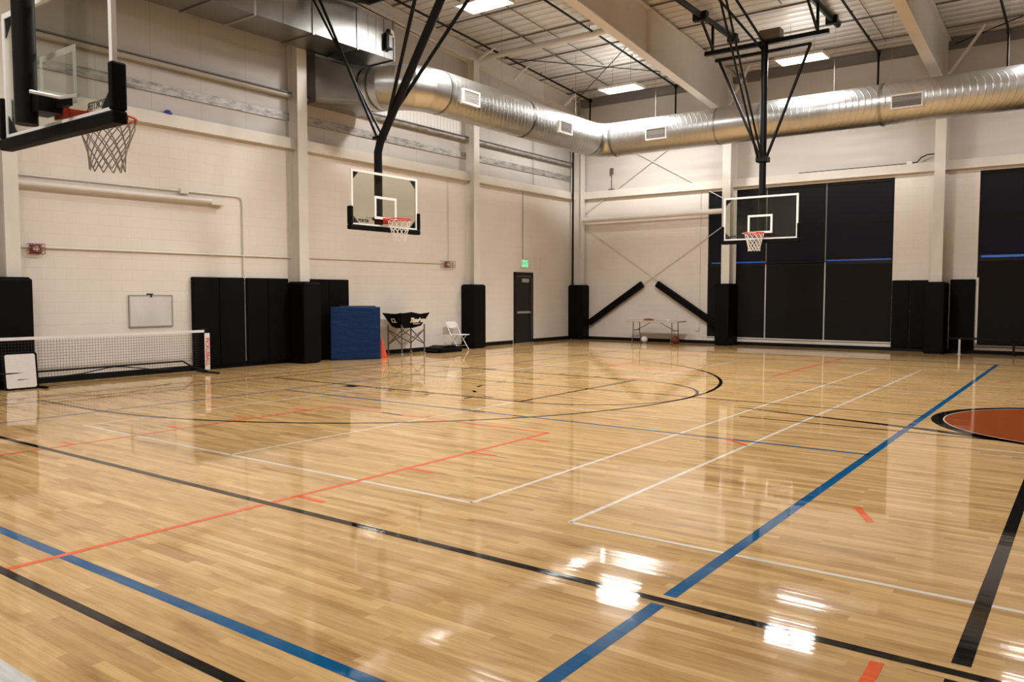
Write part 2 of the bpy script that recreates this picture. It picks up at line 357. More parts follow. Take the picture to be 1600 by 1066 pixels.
# ------------------------------------------------------------------ floor with its painted lines (surface pattern)
def build_floor():
    f = MB(); f.box(XL - .3, XR + .3, YB - .3, YF + .3, -.2, 0, 0)
    LAY = {1: .0014, 2: .0010, 3: .0008, 4: .0012, 5: .0009, 6: .0004, 0: .0016}; boost = [0.0]
    def up(mi): return LAY[mi] + boost[0]
    def ln(x0, y0, x1, y1, w, mi):
        z = up(mi); d = Vector((x1 - x0, y1 - y0, 0)); n = Vector((-d.y, d.x, 0)).normalized() * w / 2
        f.poly([(x0 - n.x, y0 - n.y, z), (x1 - n.x, y1 - n.y, z), (x1 + n.x, y1 + n.y, z), (x0 + n.x, y0 + n.y, z)], mi)
    def arc(cx, cy, r, a0, a1, w, mi, n=72):
        z = up(mi)
        for i in range(n):
            a = R(a0 + (a1 - a0) * i / n); b = R(a0 + (a1 - a0) * (i + 1) / n)
            f.poly([(cx + (r + s_ * w / 2) * math.cos(t), cy + (r + s_ * w / 2) * math.sin(t), z) for s_, t in ((-1, a), (1, a), (1, b), (-1, b))], mi)
    def disc(cx, cy, r, mi, n=72):
        z = up(mi); f.poly([(cx + r * math.cos(2 * PI * i / n), cy + r * math.sin(2 * PI * i / n), z) for i in range(n)], mi)
    K, B, W, O, T, G, WD = 1, 2, 3, 4, 5, 6, 0
    YM = 11.4
    ln(XL, (1.395 + YB) / 2, XR, (1.395 + YB) / 2, 1.395 - YB, G)
    # centre circle
    disc(.15, YM + .07, 1.81, K); boost[0] = .0010; disc(.15, YM + .07, 1.675, W); disc(.15, YM + .07, 1.66, T); boost[0] = 0
    z = up(K); f.poly([(-3.97, 10.73, z), (-1.6, 10.20, z), (-.75, 9.90, z), (-.45, 10.0, z), (-1.15, 10.22, z), (-1.6, 10.34, z), (-3.97, 10.76, z)], K)
    ln(-3.66, 9.94, -.3, 9.95, .045, K)
    # white badminton courts
    for x0, x1, ex in ((-9.75, -3.75, 0), (-2.88, 3.2, 0)):
        cx = (x0 + x1) / 2
        for x in (x0, x1): ln(x, 4.6, x, 18.3, .038, W)
        for y in (4.6, 18.3): ln(x0, y, x1, y, .038, W)
        for y in (9.3, 13.9): ln(x0, y, x1, y, .018, W)
        ln(cx - .05, 4.6, cx - .05, 9.3, .036, W); ln(cx - .05, 13.9, cx - .05, 18.3, .036, W)
    # blue volleyball court
    ln(-10.74, 2.2, -10.74, 20.7, .05, B); ln(-1.74, -3, -1.74, 20.7, .075, B); ln(-10.74, 2.2, -1.74, 2.2, .07, B); ln(-10.74, 20.7, -1.74, 20.7, .04, B)
    ln(-10.74, 8.30, -1.74, 8.30, .055, B); ln(-10.74, 14.45, -1.74, 14.45, .04, B)
    # orange youth keys with hash marks and broken arc
    for sy, yb, yf in ((1, 1.9, 7.46), (-1, 20.8, 15.3)):
        for x in (-8.58, -4.97): ln(x, yb, x, yf, .05, O)
        ln(-8.6, yf, -4.95, yf, .045, O)
        for y in (2.05, 2.9, 3.95, 5.18, 6.1, 7.02):
            yy = yb + sy * (y - 1.9)
            if y > 3.5: ln(-4.95, yy, -4.66, yy, .05, O); ln(-8.86, yy, -8.6, yy, .05, O)
        yc = yb + sy * 1.5
        for a in (0, 25.5, 52, 90, 128, 154, 180): arc(-6.75, yc, 6.05, sy * (a - 1.9), sy * (a + 1.9), .055, O, 6)
    ln(-7.62, 7.47, -7.2, 7.44, .05, K)
    # black basketball lines
    ln(-12.55, 19.25, 12.8, 19.25, .045, K); ln(-13.0, 20.75, .2, 20.75, .045, K)
    ln(-13.05, 1.87, -13.05, 20.75, .045, K); ln(-12.52, 3.67, -12.52, 19.25, .05, K)
    ln(-13.0, YM, -1.72, YM, .042, K)
    for y in (9.43, 13.07): ln(-12.52, y, -6.75, y, .058, K)
    ln(-6.77, 9.43, -6.77, 13.07, .05, K)
    arc(-6.77, 11.25, 1.82, -90, 90, .05, K)
    for a in (104, 128, 152, 176, 200, 224, 248): arc(-6.77, 11.25, 1.82, a - 4, a + 4, .05, K, 4)
    for x in (-10.25, -9.3, -8.45, -7.65):
        wide = .28 if x == -10.25 else .05
        for y, s_ in ((9.43, -1), (13.07, 1)): ln(x, y, x, y + s_ * .22, wide, K)
    arc(-11.05, 11.42, 6.10, -90, 90, .06, K, 110)
    for y in (5.32, 17.52): ln(-12.52, y, -11.05, y, .05, K)
    # near lines, broken by bare gaps where they cross
    ln(-13.0, 1.87, 2.0, 1.87, .055, K)
    ln(-.41, 1.0, -.41, 9.8, .075, K); ln(-.60, 3.69, -.22, 3.69, .17, WD); ln(-1.95, 3.69, -1.53, 3.69, .13, WD)
    boost[0] = .0006; ln(-12.5, 3.67, 12.8, 3.70, .062, K)
    o = struct('floor', f, [WOOD_FLOOR, L_BLACK, L_BLUE, L_WHITE, L_ORANGE, L_RUST, L_GREY], 'glossy maple strip gym floor with painted court lines', 'floor')
build_floor()

# ------------------------------------------------------------------ walls, ceiling
W1 = (-10.02, -4.61, .2, 4.80); W2 = (-2.56, 2.75, .2, 4.80)
def build_shell():
    z0 = 5.0
    w = MB(); w.box(XL - .3, XL, YB, YF + .3, -.05, z0, 0); w.box(XL - .3, XL, YB, YF + .3, z0, 10.6, 1)
    struct('wall_left', w, [BLOCK, LINER], 'cream painted block wall with beige panels above, left side', 'wall')
    w = MB()
    for a, b in ((XL, W1[0]), (W1[1], W2[0]), (W2[1], XR)): w.box(a, b, YF, YF + .25, -.05, z0, 0)
    for wi in (W1, W2): w.box(wi[0], wi[1], YF, YF + .25, -.05, wi[2], 0); w.box(wi[0], wi[1], YF, YF + .25, wi[3], z0, 0)
    w.box(XL, XR, YF, YF + .25, z0, 8.7, 1)
    struct('wall_far', w, [BLOCK, LINERF], 'cream far wall with the tall dark windows', 'wall')
    w = MB(); w.box(XR, XR + .3, YB, YF + .3, -.05, 10.6); struct('wall_right', w, BLOCK, 'cream side wall out of view on the right', 'wall')
    w = MB(); w.box(XL - .3, XR + .3, YB - .3, YB, -.05, 10.6); struct('wall_back', w, BLOCK, 'cream wall behind the viewpoint', 'wall')
    c = MB(); ya, yb = YB - .3, YF + .25
    c.hexa([(XL - .3, ya, roofz(ya)), (XR + .3, ya, roofz(ya)), (XR + .3, yb, roofz(yb)), (XL - .3, yb, roofz(yb))],
           [(XL - .3, ya, roofz(ya) + .2), (XR + .3, ya, roofz(ya) + .2), (XR + .3, yb, roofz(yb) + .2), (XL - .3, yb, roofz(yb) + .2)])
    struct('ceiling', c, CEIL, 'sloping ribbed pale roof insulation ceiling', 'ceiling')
    # ledge beams on top of the block work
    t = MB(); t.box(XL, XL + .13, YB, YF, 4.87, 5.11); t.box(XL, XL + .02, YB, YF, 4.84, 4.87); struct('trim_1', t, STEEL_W, 'cream ledge beam along the left wall', 'ledge beam')
    t = MB(); t.box(XL + .13, XR, YF - .13, YF, 4.88, 5.12); struct('trim_2', t, STEEL_W, 'cream ledge beam along the far wall', 'ledge beam')
    t = MB(); t.box(XL + .3, XR, YF - .2, YF, 8.03, roofz(YF) - .0); struct('trim_3', t, DARKST, 'dark eave strut where far wall meets the roof', 'eave strut')
    b = MB()
    for y0, y1 in ((YB, 20.42), (21.55, YF)): b.box(XL, XL + .015, y0, y1, 0, .115)
    struct('baseboard_left', b, RUBBER, 'black rubber base along the left wall', 'baseboard')
    b = MB(); b.box(XL + .015, XR, YF - .015, YF, 0, .1); struct('baseboard_far', b, RUBBER, 'black rubber base along the far wall', 'baseboard')
build_shell()

def build_windows():
    gx = {1: [W1[0], -8.17, -6.43, W1[1]], 2: [W2[0], -.85, .95, W2[1]]}
    for n, wi in ((1, W1), (2, W2)):
        x0, x1, z0, z1 = wi; xs = gx[n]
        f = MB()
        for a, b in ((x0, x0 + .06), (x1 - .06, x1)): f.box(a, b, YF + .06, YF + .2, z0, z1)
        f.box(x0, x1, YF + .06, YF + .2, z1 - .12, z1); f.box(x0, x1, YF + .06, YF + .2, z0, z0 + .06)
        f.box(x0, x1, YF + .10, YF + .2, 3.55, 3.63)
        win = struct('window_%d' % n, f, FRAME_B, 'tall dark window with black shades, %s' % ('behind the far hoop' if n == 1 else 'cut off by right photo edge'), 'window')
        g = MB(); g.box(x0 + .05, x1 - .05, YF + .15, YF + .156, z0 + .05, z1 - .1); g.build('pane', WGLASS, win)
        for x in xs[1:-1]:
            m = MB(); m.box(x - .03, x + .03, YF + .05, YF + .14, z0, 2.5); m.build('lower_mullion', STEEL_W if n == 1 else FRAME_B, win)
            m = MB(); m.box(x - .03, x + .03, YF + .05, YF + .14, 2.5, z1); m.build('upper_mullion', TUBE if n == 1 else FRAME_B, win)
        s = MB(); s.box(x0, x1, YF + .0, YF + .06, z0 - .02, z0 + .035); s.build('sill', STEEL_W, win)
        if n == 2: s = MB(); s.box(x0 - .0, x0 + .045, YF - .012, YF + .07, z0, z1 * .42); s.build('side_track', STEEL_W, win)
        where = [['left', 'middle', 'right'], ['left', 'middle', 'right']][n - 1]
        wtxt = 'window behind the far hoop' if n == 1 else 'window at right photo edge'
        for i in range(3):
            a, b = xs[i] + .022, xs[i + 1] - .022
            if i == 0: a = xs[0] + .012
            if i == 2: b = xs[3] - .012
            gap = .036 if (n == 1 and i != 1) else (.06 if n == 2 else -.005)
            zc = 2.54
            t = thing('roller_shade', ((a + b) / 2, YF + .03, zc + gap), 'upper dark see-through shade, %s third of %s' % (where[i], wtxt), 'window shade', 'upper shades')
            s = MB(); s.box(a, b, YF + .035, YF + .039, zc + gap, z1 - .06); s.build('cloth', SHADE_U, t)
            s = MB(); s.tube([(a, YF + .05, z1 - .06), (b, YF + .05, z1 - .06)], .035, 12); s.build('roller', FRAME_B, t)
            s = MB()
            if gap < 0: s.tube([(a, YF - .036, zc - .02), (b, YF - .036, zc - .02)], .033, 14)
            else: s.box(a, b, YF + .03, YF + .045, zc + gap, zc + gap + .02)
            s.build('hem_bar', BLACK_ST, t)
            t = thing('roller_shade', ((a + b) / 2, YF + .03, z0), 'lower opaque black shade, %s third of %s' % (where[i], wtxt), 'window shade', 'lower shades')
            s = MB(); s.box(a, b, YF + .015, YF + .02, z0 + .035, zc - .05); s.build('cloth', SHADE_L, t)
            s = MB(); s.box(a, b, YF - .0, YF + .05, zc - .10, zc - .0); s.build('head_rail', FRAME_B, t)
build_windows()

def build_door():
    y0, y1, z1 = 20.47, 21.50, 2.28
    f = MB()
    for a, b in ((y0, y0 + .06), (y1 - .06, y1)): f.box(XL, XL + .05, a, b, 0, z1)
    f.box(XL, XL + .05, y0, y1, z1 - .06, z1)
    d = struct('door_1', f, FRAMEM, 'dark exit door with push bar under green sign', 'door')
    s = MB(); s.box(XL + .002, XL + .03, y0 + .06, y1 - .06, .01, z1 - .06); leaf = s.build('leaf', DOORM, d)
    s = MB(); s.box(XL + .03, XL + .085, y0 + .09, y1 - .2, .96, 1.03); s.build('push_bar', ALU, d)
    s = MB(); s.tube([(XL + .05, y1 - .10, .12), (XL + .05, y1 - .10, z1 - .16), (XL + .05, y1 - .16, z1 - .12), (XL + .05, y0 + .12, z1 - .14)], .014, 8); s.build('closer_rod', TUBE, d)
    s = MB(); s.box(XL + .03, XL + .036, y0 + .42, y1 - .22, z1 - .32, z1 - .20); s.build('notice_plate', GREYTXT, d)
    s = MB(); s.box(XL, XL + .08, y0, y1, -.002, .012); s.build('threshold', ALU, d)
build_door()

# ------------------------------------------------------------------ structural steel
def ibeam_col(name, kind, x0, x1, y0, y1, z1, label):
    """kind L: depth along X (left wall); kind F: depth along Y (far wall)"""
    m = MB(); tf = .018
    if kind == 'L':
        m.box(x1 - tf, x1, y0, y1, 0, z1); m.box(x0, x0 + tf, y0, y1, 0, z1); ym = (y0 + y1) / 2; m.box(x0 + tf, x1 - tf, ym - .03, ym + .03, 0, z1)
    else:
        m.box(x0, x1, y0, y0 + tf, 0, z1); m.box(x0, x1, y1 - tf, y1, 0, z1); xm = (x0 + x1) / 2; m.box(xm - .04, xm + .04, y0 + tf, y1 - tf, 0, z1)
    o = m.build(name, STEEL_W); origin_to(o, ((x0 + x1) / 2, (y0 + y1) / 2, 0)); return tag(o, label, 'column', 'steel columns')
def endz(y): return 7.77 + .092 * (23.7 - y)
COLS_L = [(5.76, 5.95), (11.82, 12.05), (18.12, 18.33)]
for (a, b), l in zip(COLS_L, ('cream steel column at far left photo edge', 'cream steel column between the black wall pads on left wall', 'cream steel column behind the white folding chair')):
    ibeam_col('steel_column', 'L', XL, -14.63, a - .02, b + .02, endz(a), l)
ibeam_col('steel_column', 'L', XL, -14.52, 23.83, 24.10, endz(24), 'cream steel column in the corner of the two walls')
for x, l in ((-9.22, 'cream steel column on far wall left of far hoop'), (-3.43, 'cream steel column between the two dark windows'), (2.35, 'cream steel column on far wall past right photo edge')):
    ibeam_col('steel_column', 'F', x - .13, x + .13, 23.63, YF, 7.15, l)
def rafter(x, label, fw=.25):
    m = MB(); bz = lambda y: 7.05 + .094 * (22.5 - y); ya, yb = YB, YF - .02; tz = lambda y: roofz(y) - .06
    def slab(xa, xb, f0, f1):
        m.hexa([(xa, ya, f0(ya)), (xb, ya, f0(ya)), (xb, yb, f0(yb)), (xa, yb, f0(yb))], [(xa, ya, f1(ya)), (xb, ya, f1(ya)), (xb, yb, f1(yb)), (xa, yb, f1(yb))])
    slab(x - fw / 2, x + fw / 2, bz, lambda y: bz(y) + .025); slab(x - .012, x + .012, lambda y: bz(y) + .025, lambda y: tz(y) - .02); slab(x - fw / 2, x + fw / 2, lambda y: tz(y) - .02, tz)
    for y in (23.62, 18.2, 12.5, 7): m.box(x - fw / 2 + .01, x + fw / 2 - .01, y, y + .015, bz(y) + .02, tz(y) - .03)
    return tag(m.build('roof_rafter', STEEL_W), label, 'rafter', 'roof rafters')
rafter(-9.22, 'deep cream rafter sloping down to column left of far hoop')
rafter(-3.43, 'deep cream rafter sloping down to column between the dark windows')
rafter(2.35, 'deep cream rafter past the right photo edge')
m = MB(); ya, yb = YB, 24.1
for xa, xb, f0, f1 in ((XL, XL + .26, endz, lambda y: endz(y) + .03), (XL + .10, XL + .13, lambda y: endz(y) + .03, lambda y: roofz(y) - .03), (XL, XL + .26, lambda y: roofz(y) - .05, lambda y: roofz(y) - .02)):
    m.hexa([(xa, ya, f0(ya)), (xb, ya, f0(ya)), (xb, yb, f0(yb)), (xa, yb, f0(yb))], [(xa, ya, f1(ya)), (xb, ya, f1(ya)), (xb, yb, f1(yb)), (xa, yb, f1(yb))])
tag(m.build('roof_rafter', STEEL_W), 'cream sloping end rafter along top of the left wall', 'rafter', 'roof rafters')
# purlins run along X under the roof
ordn = ['nearest', 'second', 'third', 'fourth', 'fifth', 'sixth', 'seventh', 'eighth', 'ninth', 'tenth', 'eleventh', 'twelfth', 'thirteenth', 'fourteenth', 'fifteenth', 'sixteenth']
for i in range(13):
    y = 23.2 - 1.66 * i; m = MB(); z = roofz(y)
    m.box(XL + .1, XR, y - .02, y + .02, z - .035, z + .02)
    tag(m.build('roof_purlin', DARKST), 'dark roof purlin, %s to the far wall' % ordn[i], 'purlin', 'roof purlins')
# cream round strut under the roof in the left bay
m = MB(); m.tube([(XL + .2, 18.62, roofz(18.62) - .2), (-9.23, 18.62, roofz(18.62) - .2)], .085, 14); tag(m.build('roof_strut', STEEL_S), 'thick cream round strut under the roof, left bay', 'strut')
# knee braces
for p, q, l in (((-14.6, 18.25, endz(18.25) + .04), (-13.95, 18.25, roofz(18.2) - .12), 'cream knee brace on left end rafter beside thick round strut'),
                ((-14.6, 20.0, endz(20.0) + .04), (-14.0, 19.95, roofz(19.9) - .12), 'cream knee brace on left end rafter, middle of the three'),
                ((-14.6, 22.9, endz(22.9) + .04), (-14.1, 22.9, roofz(22.9) - .12), 'cream knee brace on left end rafter nearest the corner'),
                ((-9.1, 23.2, 7.05), (-8.4, 23.2, roofz(23.2) - .1), 'cream knee brace behind the far hoop mast'),
                ((-3.3, 23.2, 7.05), (-2.45, 23.2, roofz(23.2) - .1), 'cream knee brace right of the rafter between the windows')):
    m = MB(); m.bar(p, q, .06, .06); tag(m.build('knee_brace', STEEL_S), l, 'brace', 'knee braces')
def rod(name, pts, r, ma, label, cat, group=None, n=8):
    m = MB(); m.tube(pts, r, n); return tag(m.build(name, ma), label, cat, group)
rod('roof_brace_rod', [(-14.7, 18.8, roofz(18.8) - .1), (-9.3, 23.6, roofz(23.6) - .18)], .013, BLACK_ST, 'dark roof rod running from thick round strut to first deep rafter', 'brace rod', 'roof cross rods')
rod('roof_brace_rod', [(-14.7, 23.7, roofz(23.7) - .14), (-9.3, 18.7, roofz(18.7) - .12)], .013, BLACK_ST, 'dark roof rod rising from the wall corner above the duct elbow', 'brace rod', 'roof cross rods')
rod('roof_brace_rod', [(-3.2, 24.0, 8.12), (2.2, 20.0, 8.4)], .014, BLACK_ST, 'dark thin rod under roof at upper right edge', 'brace rod', 'roof cross rods')

# girts on the left wall above the ledge, one pair per bay
bays = [(YB, 5.74, 'out of view left of the first column'), (5.97, 11.80, 'first bay, behind near hoop'), (12.07, 18.10, 'second bay, behind middle hoop'), (18.35, 23.83, 'last bay before the corner')]
for a, b, l in bays:
    t = thing('wall_girt', (XL, (a + b) / 2, 6.05), 'upper cream wall girt, left wall, ' + l, 'girt', 'upper girts')
    m = MB(); m.box(XL, XL + .14, a, b, 6.10, 6.125); m.build('top_lip', DARKST, t)
    m = MB(); m.tube([(XL + .09, a, 6.045), (XL + .09, b, 6.045)], .055, 12); m.build('rail', GALVW if 'second' in l or 'last' in l else GIRTM, t)
    m = MB(); m.box(XL, XL + .03, a, b, 5.50, 5.68); tag(m.build('wall_girt', GALVW), 'flat scuffed grey wall girt, left wall, ' + l, 'girt', 'lower grey girts')
# white corrugated liner behind the duct
m = MB()
for i in range(60):
    y = 13.8 + i * .068
    m.box(XL + .002, XL + .012 + .012 * (i % 2), y, y + .068, 6.13, 7.0)
tag(m.build('liner_sheet', WHITEP), 'white ribbed liner sheet under the round duct', 'wall sheet')

# X bracing on the far wall
yb_ = YF - .06
for pts, l in (([(-14.72, yb_, .31), (-9.36, yb_, 3.80)], 'lower thin cream brace rod rising to the right'), ([(-14.72, yb_, 4.05), (-9.36, yb_, .40)], 'lower thin cream brace rod falling to the right'),
               ([(-14.72, yb_, 4.28), (-9.36, yb_, 7.55)], 'upper thin cream brace rod rising behind the ledge'), ([(-14.72, yb_, 7.50), (-9.36, yb_, 4.48)], 'upper thin cream brace rod falling behind the ledge')):
    rod('wall_brace_rod', pts, .013, STEEL_S, l, 'brace rod', 'far wall cross rods')
rod('wall_strut', [(-14.55, 23.97, 4.14), (-9.30, 23.97, 4.16)], .085, STEEL_W, 'horizontal cream round strut on the far wall', 'strut', n=18)
def brace_pad(p, q, label):
    m = MB(); p = Vector(p); q = Vector(q); m.bar(p, q, .15, .21); o = m.build('brace_pad', PAD, bevel=.03); return tag(o, label, 'brace pad', 'brace pads')
brace_pad((-14.30, 24.06, .57), (-12.24, 24.06, 1.92), 'long black foam pad on brace, left of folding table')
brace_pad((-11.72, 24.06, 1.93), (-9.48, 24.06, .50), 'long black foam pad on brace, right of folding table')

# ------------------------------------------------------------------ wall pads
def pad(x0, x1, y0, y1, z0, z1, label, group, name='wall_pad', seams=(), axis='y', bev=.02):
    t = thing(name, ((x0 + x1) / 2, (y0 + y1) / 2, z0), label, 'wall pad', group)
    m = MB()
    cuts = [y0 if axis == 'y' else x0] + list(seams) + [y1 if axis == 'y' else x1]
    for a, b in zip(cuts, cuts[1:]):
        m = MB()
        if axis == 'y': m.box(x0, x1, a + .002, b - .002, z0, z1)
        else: m.box(a + .002, b - .002, y0, y1, z0, z1)
        m.build('panel', PAD, t, bevel=bev)
    return t
pad(XL, -14.86, 9.27, 10.50, .08, 1.93, 'wide black wall pad beside the whiteboard on left wall', 'left wall pads', seams=(9.88,))
pad(XL, -14.86, 10.56, 11.66, .08, 1.93, 'black wall pad between wide pad and padded column', 'left wall pads', seams=(11.1,))
pad(XL, -14.86, 12.2, 13.48, .08, 1.93, 'black wall pad behind the blue mats', 'left wall pads', seams=(12.85,))
def colpad(x0, x1, y0, y1, label, z1=1.84):
    t = thing('column_pad', ((x0 + x1) / 2, (y0 + y1) / 2, 0), label, 'column pad', 'column pads')
    m = MB(); m.box(x0, x1, y0, y1, .015, z1); m.build('pad_cover', PAD, t, bevel=.035)
    m = MB(); m.box(x0 + .04, x1 - .04, y0 + .04, y1 - .04, z1, z1 + .02); m.build('top_flap', PAD, t)
    return t
colpad(XL + .005, -14.47, 5.49, 6.08, 'black padded column wrap at far left photo edge')
colpad(XL + .005, -14.36, 11.68, 12.17, 'black column wrap between the black wall pads')
colpad(XL + .005, -14.45, 17.86, 18.42, 'black column wrap behind the white folding chair')
colpad(XL + .005, -14.36, 23.70, YF - .02, 'black column wrap in the corner of the walls', 1.88)
colpad(-9.45, -9.0, 23.40, YF - .02, 'black column wrap in front of the left shade', 1.88)
colpad(-3.68, -3.19, 23.42, YF - .02, 'black column wrap between the two dark windows', 1.88)
pad(-4.60, -4.15, YF - .07, YF, .1, 1.96, 'narrow black pad right of the window behind far hoop', 'far wall pads', axis='x')
pad(-4.14, -3.70, YF - .075, YF, .1, 1.96, 'black far wall pad touching left side of padded column', 'far wall pads', axis='x')
pad(-3.17, -2.58, YF - .07, YF, .1, 1.97, 'black far wall pad above the small bench', 'far wall pads', axis='x')

# ------------------------------------------------------------------ basketball hoops
class Loc:
    """board frame: +Y is the playing side, origin on the floor under the glass face"""
    def __init__(s, loc, rz): s.M = Matrix.Translation(Vector(loc)) @ Matrix.Rotation(rz, 4, 'Z')
    def __call__(s, x, y, z): return s.M @ Vector((x, y, z))
def lbox(m, L, x0, x1, y0, y1, z0, z1, mi=0):
    m.hexa([L(x0, y0, z0), L(x1, y0, z0), L(x1, y1, z0), L(x0, y1, z0)], [L(x0, y0, z1), L(x1, y0, z1), L(x1, y1, z1), L(x0, y1, z1)], mi)
def hoop(loc, rz, label, net_mat, mast, extra):
    t = thing('basketball_hoop', loc, label, 'basketball hoop', 'basketball hoops', rz); L = Loc(loc, rz)
    hw, zb, zt = .915, 2.90, 3.967
    g = MB(); lbox(g, L, -hw + .03, hw - .03, -.012, 0, zb + .03, zt - .03); gl = g.build('backboard', GLASS, t)
    f = MB()
    lbox(f, L, -hw, hw, -.03, .008, zt - .045, zt); lbox(f, L, -hw, hw, -.03, .008, zb, zb + .045)
    lbox(f, L, -hw, -hw + .045, -.03, .008, zb + .045, zt - .045); lbox(f, L, hw - .045, hw, -.03, .008, zb + .045, zt - .045)
    f.build('backboard_frame', WHITEP, t)
    s = MB(); w = .305; z0, z1, b = 3.06, 3.51, .05
    lbox(s, L, -w, w, .001, .004, z0, z0 + b); lbox(s, L, -w, w, .001, .004, z1 - b, z1); lbox(s, L, -w, -w + b, .001, .004, z0 + b, z1 - b); lbox(s, L, w - b, w, .001, .004, z0 + b, z1 - b)
    s.build('target_square', WHITEP, gl)
    for sx_ in (-1, 1):
        for zc, sz in ((zt - .045, -1), (zb + .045, 1)):
            c = MB(); x = sx_ * (hw - .045); c.prism([L(x, -.014, zc), L(x - sx_ * .16, -.014, zc), L(x, -.014, zc + sz * .16)], (L(0, -.006, 0) - L(0, 0, 0))); c.build('corner_gusset', BLACK_ST, t)
    # bottom padding: U shape
    p = MB(); th = .055
    lbox(p, L, -hw - th, hw + th, -.065, .05, zb - .085, zb + .012)
    for sx_ in (-1, 1): lbox(p, L, sx_ * (hw - .015), sx_ * (hw + th), -.065, .05, zb + .012, zb + .36)
    p.build('edge_padding', PAD, t, bevel=.018)
    # rim
    r = MB(); rc = .38; rr = .2285
    r.tube([L(rr * math.cos(2 * PI * k / 36), rc + rr * math.sin(2 * PI * k / 36), 3.048) for k in range(36)], .011, 8, closed=True); rim = r.build('rim', RIM, t)
    q = MB(); lbox(q, L, -.075, .075, .0, .05, 2.97, 3.09)
    for sx_ in (-1, 1): q.prism([L(sx_ * .075, .05, 3.05), L(sx_ * .13, .20, 3.045), L(sx_ * .07, .05, 2.98)], (L(.012 * sx_, 0, 0) - L(0, 0, 0)))
    lbox(q, L, -.075, .075, .04, .17, 3.035, 3.05); q.build('rim_bracket', RIM, t)
    for k in range(12):
        h = MB(); a = 2 * PI * (k + .5) / 12; h.tube([L(rr * math.cos(a + e), rc + rr * math.sin(a + e), z) for e, z in ((-.05, 3.042), (-.05, 3.018), (.05, 3.018), (.05, 3.042))], .005, 5); h.build('net_hook', RIM, rim)
    # net
    n = MB(); lv = [(0, .226), (.07, .215), (.15, .185), (.22, .163), (.29, .147), (.355, .138), (.42, .14)]
    rnd = random.Random(7)
    def nd(j, k):
        d, ra = lv[j]; a = 2 * PI * (k + (.5 if j % 2 else 0) + .5) / 12
        return L(ra * math.cos(a) + rnd.uniform(-.005, .005), rc + ra * math.sin(a) + rnd.uniform(-.005, .005), 3.03 - d)
    nodes = [[nd(j, k) for k in range(12)] for j in range(len(lv))]
    for j in range(len(lv) - 1):
        for k in range(12):
            o = 0 if j % 2 == 0 else 1
            for kk in ((k, k - 1) if j % 2 == 0 else (k, k + 1)): n.tube([nodes[j][k], nodes[j + 1][kk % 12]], .0055, 5)
    n.build('net', net_mat, t)
    # mast and mount
    x = MB(); x.tube([mast[0]] + mast[1:], .082, 16); x.build('mast', BLACK_ST, t)
    x = MB(); lbox(x, L, -.12, .12, -.20, -.03, 2.99, 3.12); lbox(x, L, -.30, .30, -.07, -.03, 3.03, 3.09); x.build('board_mount', BLACK_ST, t)
    x = MB(); x.tube([L(.12, -.26, 3.12), L(.26, -.10, 3.085), L(.46, -.06, 3.08)], .016, 8); x.build('tilt_handle', ALU, t)
    text('maker_lettering', 'PORTER', .075, frame(L(.60, .003, 3.0), L(-1, 0, 0) - L(0, 0, 0), (0, 0, 1)), BLKTXT, gl, .0008, offset=.004)
    e = MB(); lbox(e, L, .79, .83, .0015, .003, 2.965, 3.03); e.build('maker_mark', BLKTXT, gl)
    for nm, kind, pts, r_ in extra:
        x = MB()
        if kind == 'tube': x.tube(pts, r_, 12)
        elif kind == 'bar': x.bar(pts[0], pts[1], r_, r_)
        elif kind == 'box': x.box(*pts)
        x.build(nm, BLACK_ST if nm != 'winch_motor' else TUBE, t)
    return t
# far hoop, faces the viewer
hx, hy = -6.68, 19.33; my = hy + .18
ext = [('cross_bar', 'bar', [(-8.28, my + .12, 7.69), (-5.24, my + .12, 7.70)], .10), ('lower_cross_bar', 'bar', [(-7.95, my, 7.44), (-5.60, my, 7.44)], .07),
       ('sway_brace', 'tube', [(-7.86, my, 7.44), (-6.74, my, 4.86)], .036), ('sway_brace', 'tube', [(-5.62, my, 7.44), (-6.63, my, 4.86)], .036),
       ('fold_brace', 'tube', [(-6.80, my - .06, 4.85), (-6.87, 17.0, 8.10), (-6.88, 16.6, 8.62)], .026), ('fold_brace', 'tube', [(-6.70, my - .06, 4.85), (-6.74, 17.0, 8.10), (-6.75, 16.6, 8.62)], .026),
       ('diagonal_brace', 'tube', [(-6.75, my, 7.50), (-6.9, 16.9, 8.05), (-6.95, 16.0, 8.3)], .03), ('diagonal_brace', 'tube', [(-6.72, my, 7.66), (-6.70, 16.9, 8.3)], .03),
       ('ceiling_rail', 'tube', [(-8.08, 15.2, 8.42), (-8.08, 21.3, 8.42)], .075), ('ceiling_rail', 'tube', [(-5.55, 15.2, 8.42), (-5.55, 21.6, 8.42)], .075),
       ('hanger', 'bar', [(-8.08, my + .12, 8.42), (-8.08, my + .12, 7.69)], .06), ('hanger', 'bar', [(-5.5, my + .12, 8.42), (-5.5, my + .12, 7.69)], .06),
       ('hanger', 'bar', [(-8.12, 18.9, 8.42), (-8.06, my + .12, 7.75)], .05), ('hanger', 'bar', [(-5.52, 18.6, 8.42), (-5.5, my + .12, 7.75)], .05),
       ('rail_clamp', 'box', (-8.28, -7.92, 18.82, 18.98, 8.30, 8.50), 0), ('rail_clamp', 'box', (-5.75, -5.35, 18.5, 18.66, 8.30, 8.50), 0), ('rail_clamp', 'box', (-8.2, -7.95, 20.9, 21.05, 8.30, 8.50), 0), ('rail_clamp', 'box', (-5.7, -5.42, 21.0, 21.12, 8.30, 8.50), 0),
       ('winch_motor', 'box', (-6.85, -6.35, my + .0, my + .3, 7.76, 7.98), 0), ('brace_clamp', 'box', (-6.84, -6.56, my - .12, my + .12, 4.80, 4.92), 0)]
hoop((hx, hy, 0), PI, 'glass backboard hoop hanging before the far dark window', NETM, [(hx - .02, my, 2.93), (hx - .02, my, 7.62)], ext)
